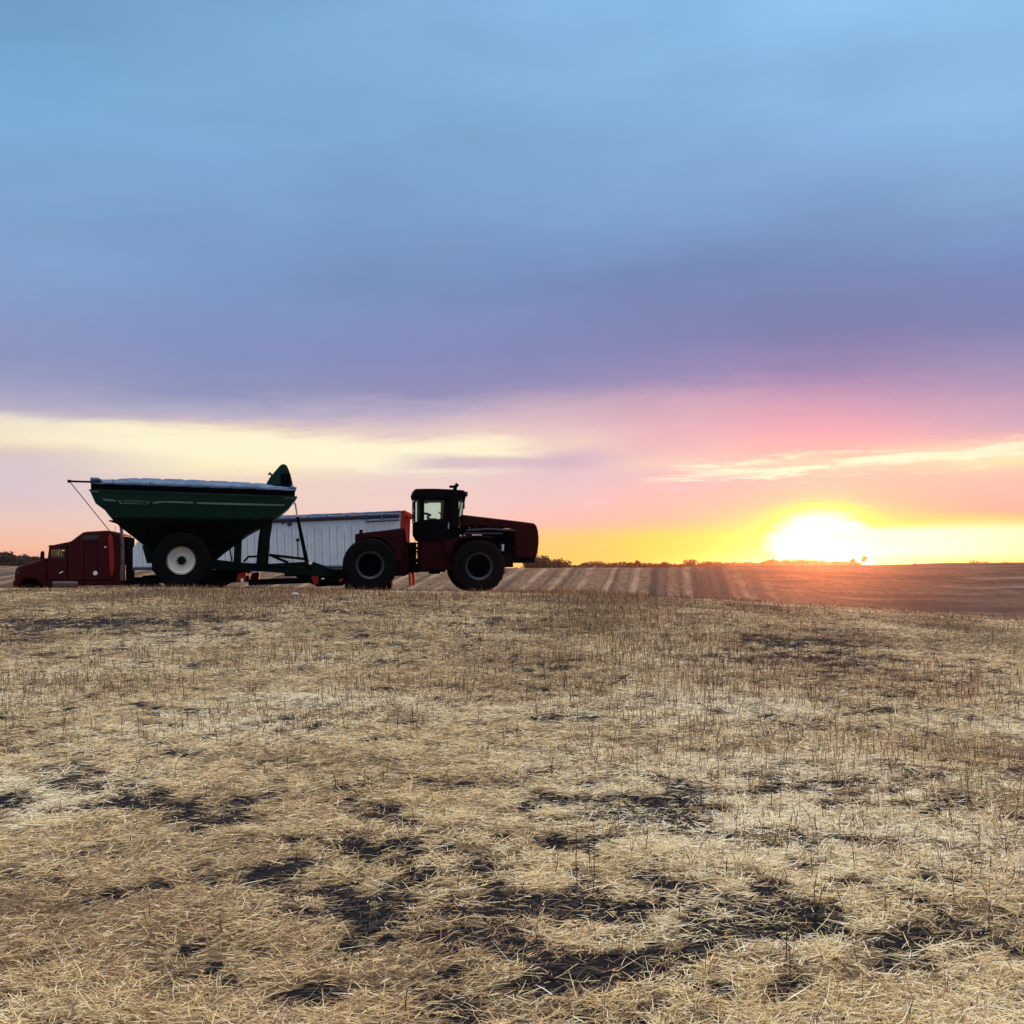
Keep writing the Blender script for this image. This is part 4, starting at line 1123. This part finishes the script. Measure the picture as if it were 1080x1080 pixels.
SUN_D = ray(866, 574).normalized()
SUN_AZ = math.atan2(SUN_D.x, SUN_D.y); SUN_EL = math.asin(SUN_D.z)
MAXEL = 90.0
COLS = {
  0:   [(0,(113,163,201)),(100,(120,171,208)),(200,(123,165,203)),(300,(128,157,197)),(370,(138,150,191)),(410,(160,160,194)),(438,(195,183,200)),(455,(238,214,195)),(466,(240,216,190)),(478,(215,199,205)),(520,(220,200,206)),(548,(238,202,192)),(575,(252,196,168)),(598,(250,178,150))],
  250: [(0,(122,172,209)),(100,(125,173,210)),(200,(122,165,205)),(300,(122,152,195)),(370,(128,144,189)),(415,(142,147,188)),(438,(185,177,200)),(452,(236,212,195)),(468,(255,250,215)),(494,(255,242,200)),(506,(240,214,198)),(530,(238,208,200)),(560,(245,205,186)),(598,(250,190,158))],
  440: [(0,(128,176,213)),(100,(128,176,212)),(200,(122,165,204)),(300,(119,148,192)),(370,(126,138,184)),(412,(140,140,184)),(434,(182,170,196)),(455,(226,200,200)),(470,(255,240,205)),(488,(255,252,228)),(502,(235,210,205)),(540,(238,206,200)),(560,(244,200,184)),(578,(252,205,140)),(598,(252,200,120))],
  600: [(0,(130,178,216)),(100,(130,178,214)),(200,(122,165,204)),(300,(116,144,190)),(370,(124,134,182)),(404,(140,138,182)),(425,(195,170,190)),(450,(222,188,198)),(468,(238,208,198)),(482,(214,186,204)),(505,(228,196,204)),(530,(238,196,198)),(552,(248,190,180)),(566,(255,205,125)),(598,(255,205,95))],
  700: [(0,(132,182,220)),(100,(131,180,216)),(200,(122,165,205)),(290,(114,141,188)),(360,(120,131,180)),(398,(140,136,182)),(422,(196,162,188)),(450,(222,176,192)),(472,(228,184,192)),(490,(238,205,195)),(504,(228,186,196)),(530,(246,190,186)),(552,(250,190,160)),(566,(255,218,105)),(598,(255,205,80))],
  866: [(0,(138,190,228)),(100,(135,184,221)),(200,(124,165,206)),(280,(113,142,188)),(345,(112,126,176)),(390,(138,130,178)),(425,(194,152,186)),(455,(222,164,184)),(478,(236,180,180)),(490,(248,208,186)),(505,(246,178,180)),(530,(254,180,160)),(545,(255,205,120)),(560,(255,235,110)),(598,(255,235,130))],
  1080:[(0,(140,191,226)),(100,(136,186,222)),(200,(124,165,203)),(275,(112,138,186)),(335,(118,130,178)),(395,(160,144,183)),(440,(204,164,190)),(462,(234,184,182)),(474,(252,226,190)),(487,(255,232,182)),(500,(246,195,182)),(540,(250,176,166)),(549,(255,215,120)),(556,(252,246,190)),(580,(244,243,170)),(598,(236,232,105))],
}
ZEN = (7.0, 6.1, 5.3)  # overhead sky out of view, raised far above the rest to light the ground
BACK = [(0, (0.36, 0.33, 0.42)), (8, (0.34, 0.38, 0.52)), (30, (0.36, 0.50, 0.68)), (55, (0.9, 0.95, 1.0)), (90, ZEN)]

def build_world():
    w = bpy.data.worlds.new("World"); scene.world = w; w.use_nodes = True
    nt = w.node_tree; bg = nt.nodes['Background']
    tc = N(nt, 'ShaderNodeTexCoord'); D = tc.outputs['Generated']
    nrm = N(nt, 'ShaderNodeVectorMath', operation='NORMALIZE'); nt.links.new(D, nrm.inputs[0]); D = nrm.outputs[0]
    sep = N(nt, 'ShaderNodeSeparateXYZ'); nt.links.new(D, sep.inputs[0])
    az = math_(nt, 'MULTIPLY', math_(nt, 'ARCTAN2', sep.outputs[0], sep.outputs[1]), 180 / math.pi)
    el = math_(nt, 'MULTIPLY', math_(nt, 'ARCSINE', sep.outputs[2]), 180 / math.pi)
    cv = N(nt, 'ShaderNodeCombineXYZ'); nt.links.new(az, cv.inputs[0]); nt.links.new(el, cv.inputs[1]); A = cv.outputs[0]
    # cloud layers: slanted, stretched along the horizon
    mp = N(nt, 'ShaderNodeMapping'); nt.links.new(A, mp.inputs[0]); mp.inputs['Rotation'].default_value = (0, 0, R(-1.5))
    A = mp.outputs[0]
    nb = noise(nt, vscale(nt, A, (0.05, 0.16, 1)), 1.0, 4, 0.5, 0.3)       # large soft cloud
    nm = noise(nt, vscale(nt, A, (0.13, 0.75, 1)), 1.0, 6, 0.6, 0.6)       # banks
    ns = noise(nt, vscale(nt, A, (0.42, 3.2, 1)), 1.0, 7, 0.65, 0.8)       # thin streaks
    amp = maprange(nt, el, 0.6, 7.0, 0.15, 1.0)
    warp = math_(nt, 'ADD', math_(nt, 'MULTIPLY', math_(nt, 'SUBTRACT', nm, 0.5), 1.3), math_(nt, 'MULTIPLY', math_(nt, 'SUBTRACT', ns, 0.5), 0.7))
    warp = math_(nt, 'ADD', warp, math_(nt, 'MULTIPLY', math_(nt, 'MULTIPLY', math_(nt, 'SUBTRACT', nb, 0.5), maprange(nt, el, 8, 20)), 1.6))
    ew = math_(nt, 'ADD', el, math_(nt, 'MULTIPLY', warp, amp))
    t = math_(nt, 'DIVIDE', ew, 90.0, clamp=True)
    cols = []
    for px in sorted(COLS):
        st = []
        for (py, c) in sorted(COLS[px], key=lambda q: -q[0]):
            d = ray(px, py).normalized(); st.append((max(0.0, math.degrees(math.asin(d.z)) / 90), lin(c)))
        top = st[-1][1]
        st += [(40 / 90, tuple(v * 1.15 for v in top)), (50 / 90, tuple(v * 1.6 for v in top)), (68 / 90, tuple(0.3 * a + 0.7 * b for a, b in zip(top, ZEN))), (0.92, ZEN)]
        cols.append((math.degrees(math.atan((px - 540) / F)), ramp(nt, t, st)))
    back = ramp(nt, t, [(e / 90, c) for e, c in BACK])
    out = cols[0][1]
    for (a0, _), (a1, c1) in zip(cols, cols[1:]):
        out = mixc(nt, maprange(nt, az, a0, a1, smooth=True), out, c1)
    absaz = math_(nt, 'ABSOLUTE', az)
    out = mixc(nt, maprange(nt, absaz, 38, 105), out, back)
    # brighter streaks lit from below, and mauve shreds in front of them
    def band(lo0, lo1, hi0, hi1): return math_(nt, 'MULTIPLY', maprange(nt, el, lo0, lo1), maprange(nt, el, hi0, hi1, 1.0, 0.0))
    front = maprange(nt, absaz, 40, 80, 1.0, 0.0)
    # a thin bright break that climbs slowly to the right, above the sun
    line = math_(nt, 'SUBTRACT', el, math_(nt, 'ADD', 4.85, math_(nt, 'MULTIPLY', math_(nt, 'SUBTRACT', az, 7.4), 0.045)))
    line = math_(nt, 'ADD', line, math_(nt, 'MULTIPLY', math_(nt, 'SUBTRACT', nm, 0.5), 1.2))
    nl = noise(nt, vscale(nt, A, (0.16, 2.6, 1)), 1.0, 6, 0.55, 0.5)
    brk = math_(nt, 'MULTIPLY', maprange(nt, math_(nt, 'ABSOLUTE', math_(nt, 'ADD', line, math_(nt, 'MULTIPLY', math_(nt, 'SUBTRACT', ns, 0.5), 2.0))), 0.7, 0.1), maprange(nt, nl, 0.40, 0.58))
    streak = math_(nt, 'MULTIPLY', brk, maprange(nt, az, 6.0, 9.0))
    out = mixc(nt, math_(nt, 'MULTIPLY', streak, front), out, lin((255, 246, 215)))
    l2 = math_(nt, 'SUBTRACT', el, math_(nt, 'ADD', 5.95, maprange(nt, az, -25, -8, 0.75, 0.0)))
    l2 = math_(nt, 'ADD', l2, math_(nt, 'MULTIPLY', math_(nt, 'SUBTRACT', nm, 0.5), 1.6))
    b2 = math_(nt, 'MULTIPLY', maprange(nt, math_(nt, 'ABSOLUTE', l2), 1.05, 0.35), math_(nt, 'MULTIPLY', maprange(nt, az, -30, -18, 0.35, 0.9), maprange(nt, az, -1.0, 3.0, 1.0, 0.0)))
    out = mixc(nt, math_(nt, 'MULTIPLY', b2, maprange(nt, nl, 0.25, 0.5, 0.55, 1.0)), out, lin((255, 247, 212)))
    wl = math_(nt, 'ADD', math_(nt, 'SUBTRACT', el, 5.55), math_(nt, 'MULTIPLY', math_(nt, 'SUBTRACT', nm, 0.5), 0.9))
    wisp = math_(nt, 'MULTIPLY', maprange(nt, math_(nt, 'ABSOLUTE', wl), 0.55, 0.1), math_(nt, 'MULTIPLY', maprange(nt, az, -7.5, -3.0), maprange(nt, az, 2.0, 6.5, 1.0, 0.0)))
    out = mixc(nt, math_(nt, 'MULTIPLY', wisp, 0.8), out, lin((205, 178, 198)))
    shred = math_(nt, 'MULTIPLY', math_(nt, 'MULTIPLY', maprange(nt, nm, 0.52, 0.66), band(3.2, 4.5, 6.5, 8.2)), front)
    out = mixc(nt, math_(nt, 'MULTIPLY', shred, 0.22), out, lin((218, 182, 198)))
    soft = math_(nt, 'ADD', 1.0, math_(nt, 'MULTIPLY', math_(nt, 'SUBTRACT', nb, 0.5), maprange(nt, el, 7, 14, 0.0, 0.34)))
    mr = N(nt, 'ShaderNodeMapping'); nt.links.new(A, mr.inputs[0]); mr.inputs['Rotation'].default_value = (0, 0, R(-20)); mr.inputs['Scale'].default_value = (0.035, 0.13, 1)
    nd = noise(nt, mr.outputs[0], 1.0, 5, 0.5, 0.4)
    soft = math_(nt, 'MULTIPLY', soft, math_(nt, 'ADD', 0.97, math_(nt, 'MULTIPLY', math_(nt, 'SUBTRACT', nd, 0.5), maprange(nt, el, 8, 15, 0.0, 0.45))))
    out = mixc(nt, maprange(nt, el, 7, 12), out, mixc(nt, 1.0, out, (1.02, 0.99, 1.04), 'MULTIPLY'))
    sm = N(nt, 'ShaderNodeVectorMath', operation='SCALE'); nt.links.new(out, sm.inputs[0]); nt.links.new(soft, sm.inputs['Scale']); out = sm.outputs[0]
    # glow of the veiled sun
    dx = math_(nt, 'SUBTRACT', az, math.degrees(SUN_AZ)); dy = math_(nt, 'MULTIPLY', math_(nt, 'SUBTRACT', el, math.degrees(SUN_EL)), 1.55)
    ang = math_(nt, 'SQRT', math_(nt, 'ADD', math_(nt, 'MULTIPLY', dx, dx), math_(nt, 'MULTIPLY', dy, dy)))
    angw = math_(nt, 'ADD', ang, math_(nt, 'MULTIPLY', math_(nt, 'SUBTRACT', ns, 0.5), 1.6))
    core = maprange(nt, angw, 3.1, 1.7)
    halo = maprange(nt, angw, 4.2, 2.5)
    out = mixc(nt, math_(nt, 'MULTIPLY', halo, 0.85), out, (1.0, 0.80, 0.16))
    out = mixc(nt, core, out, (1.3, 1.2, 1.02))
    # the bright clear slot running right from the sun
    slot = math_(nt, 'MULTIPLY', band(0.25, 0.9, 1.8, 2.2), math_(nt, 'MULTIPLY', maprange(nt, az, 14.5, 17.0), maprange(nt, az, 20.5, 27, 1.0, 0.3)))
    out = mixc(nt, math_(nt, 'MULTIPLY', slot, 0.95), out, (1.1, 1.04, 0.78))
    # physical sky adds its share
    sky = N(nt, 'ShaderNodeTexSky', sky_type='NISHITA'); sky.sun_disc = False
    sky.sun_elevation = SUN_EL; sky.sun_rotation = SUN_AZ
    sc = N(nt, 'ShaderNodeVectorMath', operation='SCALE'); nt.links.new(sky.outputs[0], sc.inputs[0]); sc.inputs['Scale'].default_value = 0.008
    ad = N(nt, 'ShaderNodeVectorMath', operation='ADD'); nt.links.new(out, ad.inputs[0]); nt.links.new(sc.outputs[0], ad.inputs[1])
    nt.links.new(ad.outputs[0], bg.inputs[0]); bg.inputs[1].default_value = 1.0
build_world()

sl = bpy.data.lights.new('sun', 'SUN'); so = bpy.data.objects.new('sun', sl); col.objects.link(so)
so.rotation_euler = SUN_D.to_track_quat('Z', 'Y').to_euler()
so.location = (30, 60, 40)
sl.energy = 2.6; sl.angle = R(0.6); sl.color = (1.0, 0.24, 0.07)

if HAZE:
    b = MB().box(-3300, 3300, -75, 4700, -9, 22)
    m = bpy.data.materials.new('evening haze'); m.use_nodes = True; nt = m.node_tree
    for n in list(nt.nodes):
        if n.type != 'OUTPUT_MATERIAL': nt.nodes.remove(n)
    v = N(nt, 'ShaderNodeVolumePrincipled'); v.inputs['Color'].default_value = (0.95, 0.9, 0.88, 1); v.inputs['Density'].default_value = HAZE
    v.inputs['Anisotropy'].default_value = 0.93
    nt.links.new(v.outputs[0], nt.nodes['Material Output'].inputs['Volume'])
    o = b.build('haze', m, bevel=0); tag(o, 'thin evening haze glowing warm low under the sun', 'haze', kind='stuff')

scene.view_settings.view_transform = 'Standard'; scene.view_settings.look = 'None'
scene.view_settings.exposure = 0; scene.view_settings.gamma = 1
scene.cycles.max_bounces = 6; scene.cycles.transparent_max_bounces = 12
scene.cycles.volume_bounces = 0
scene.cycles.use_denoising = True
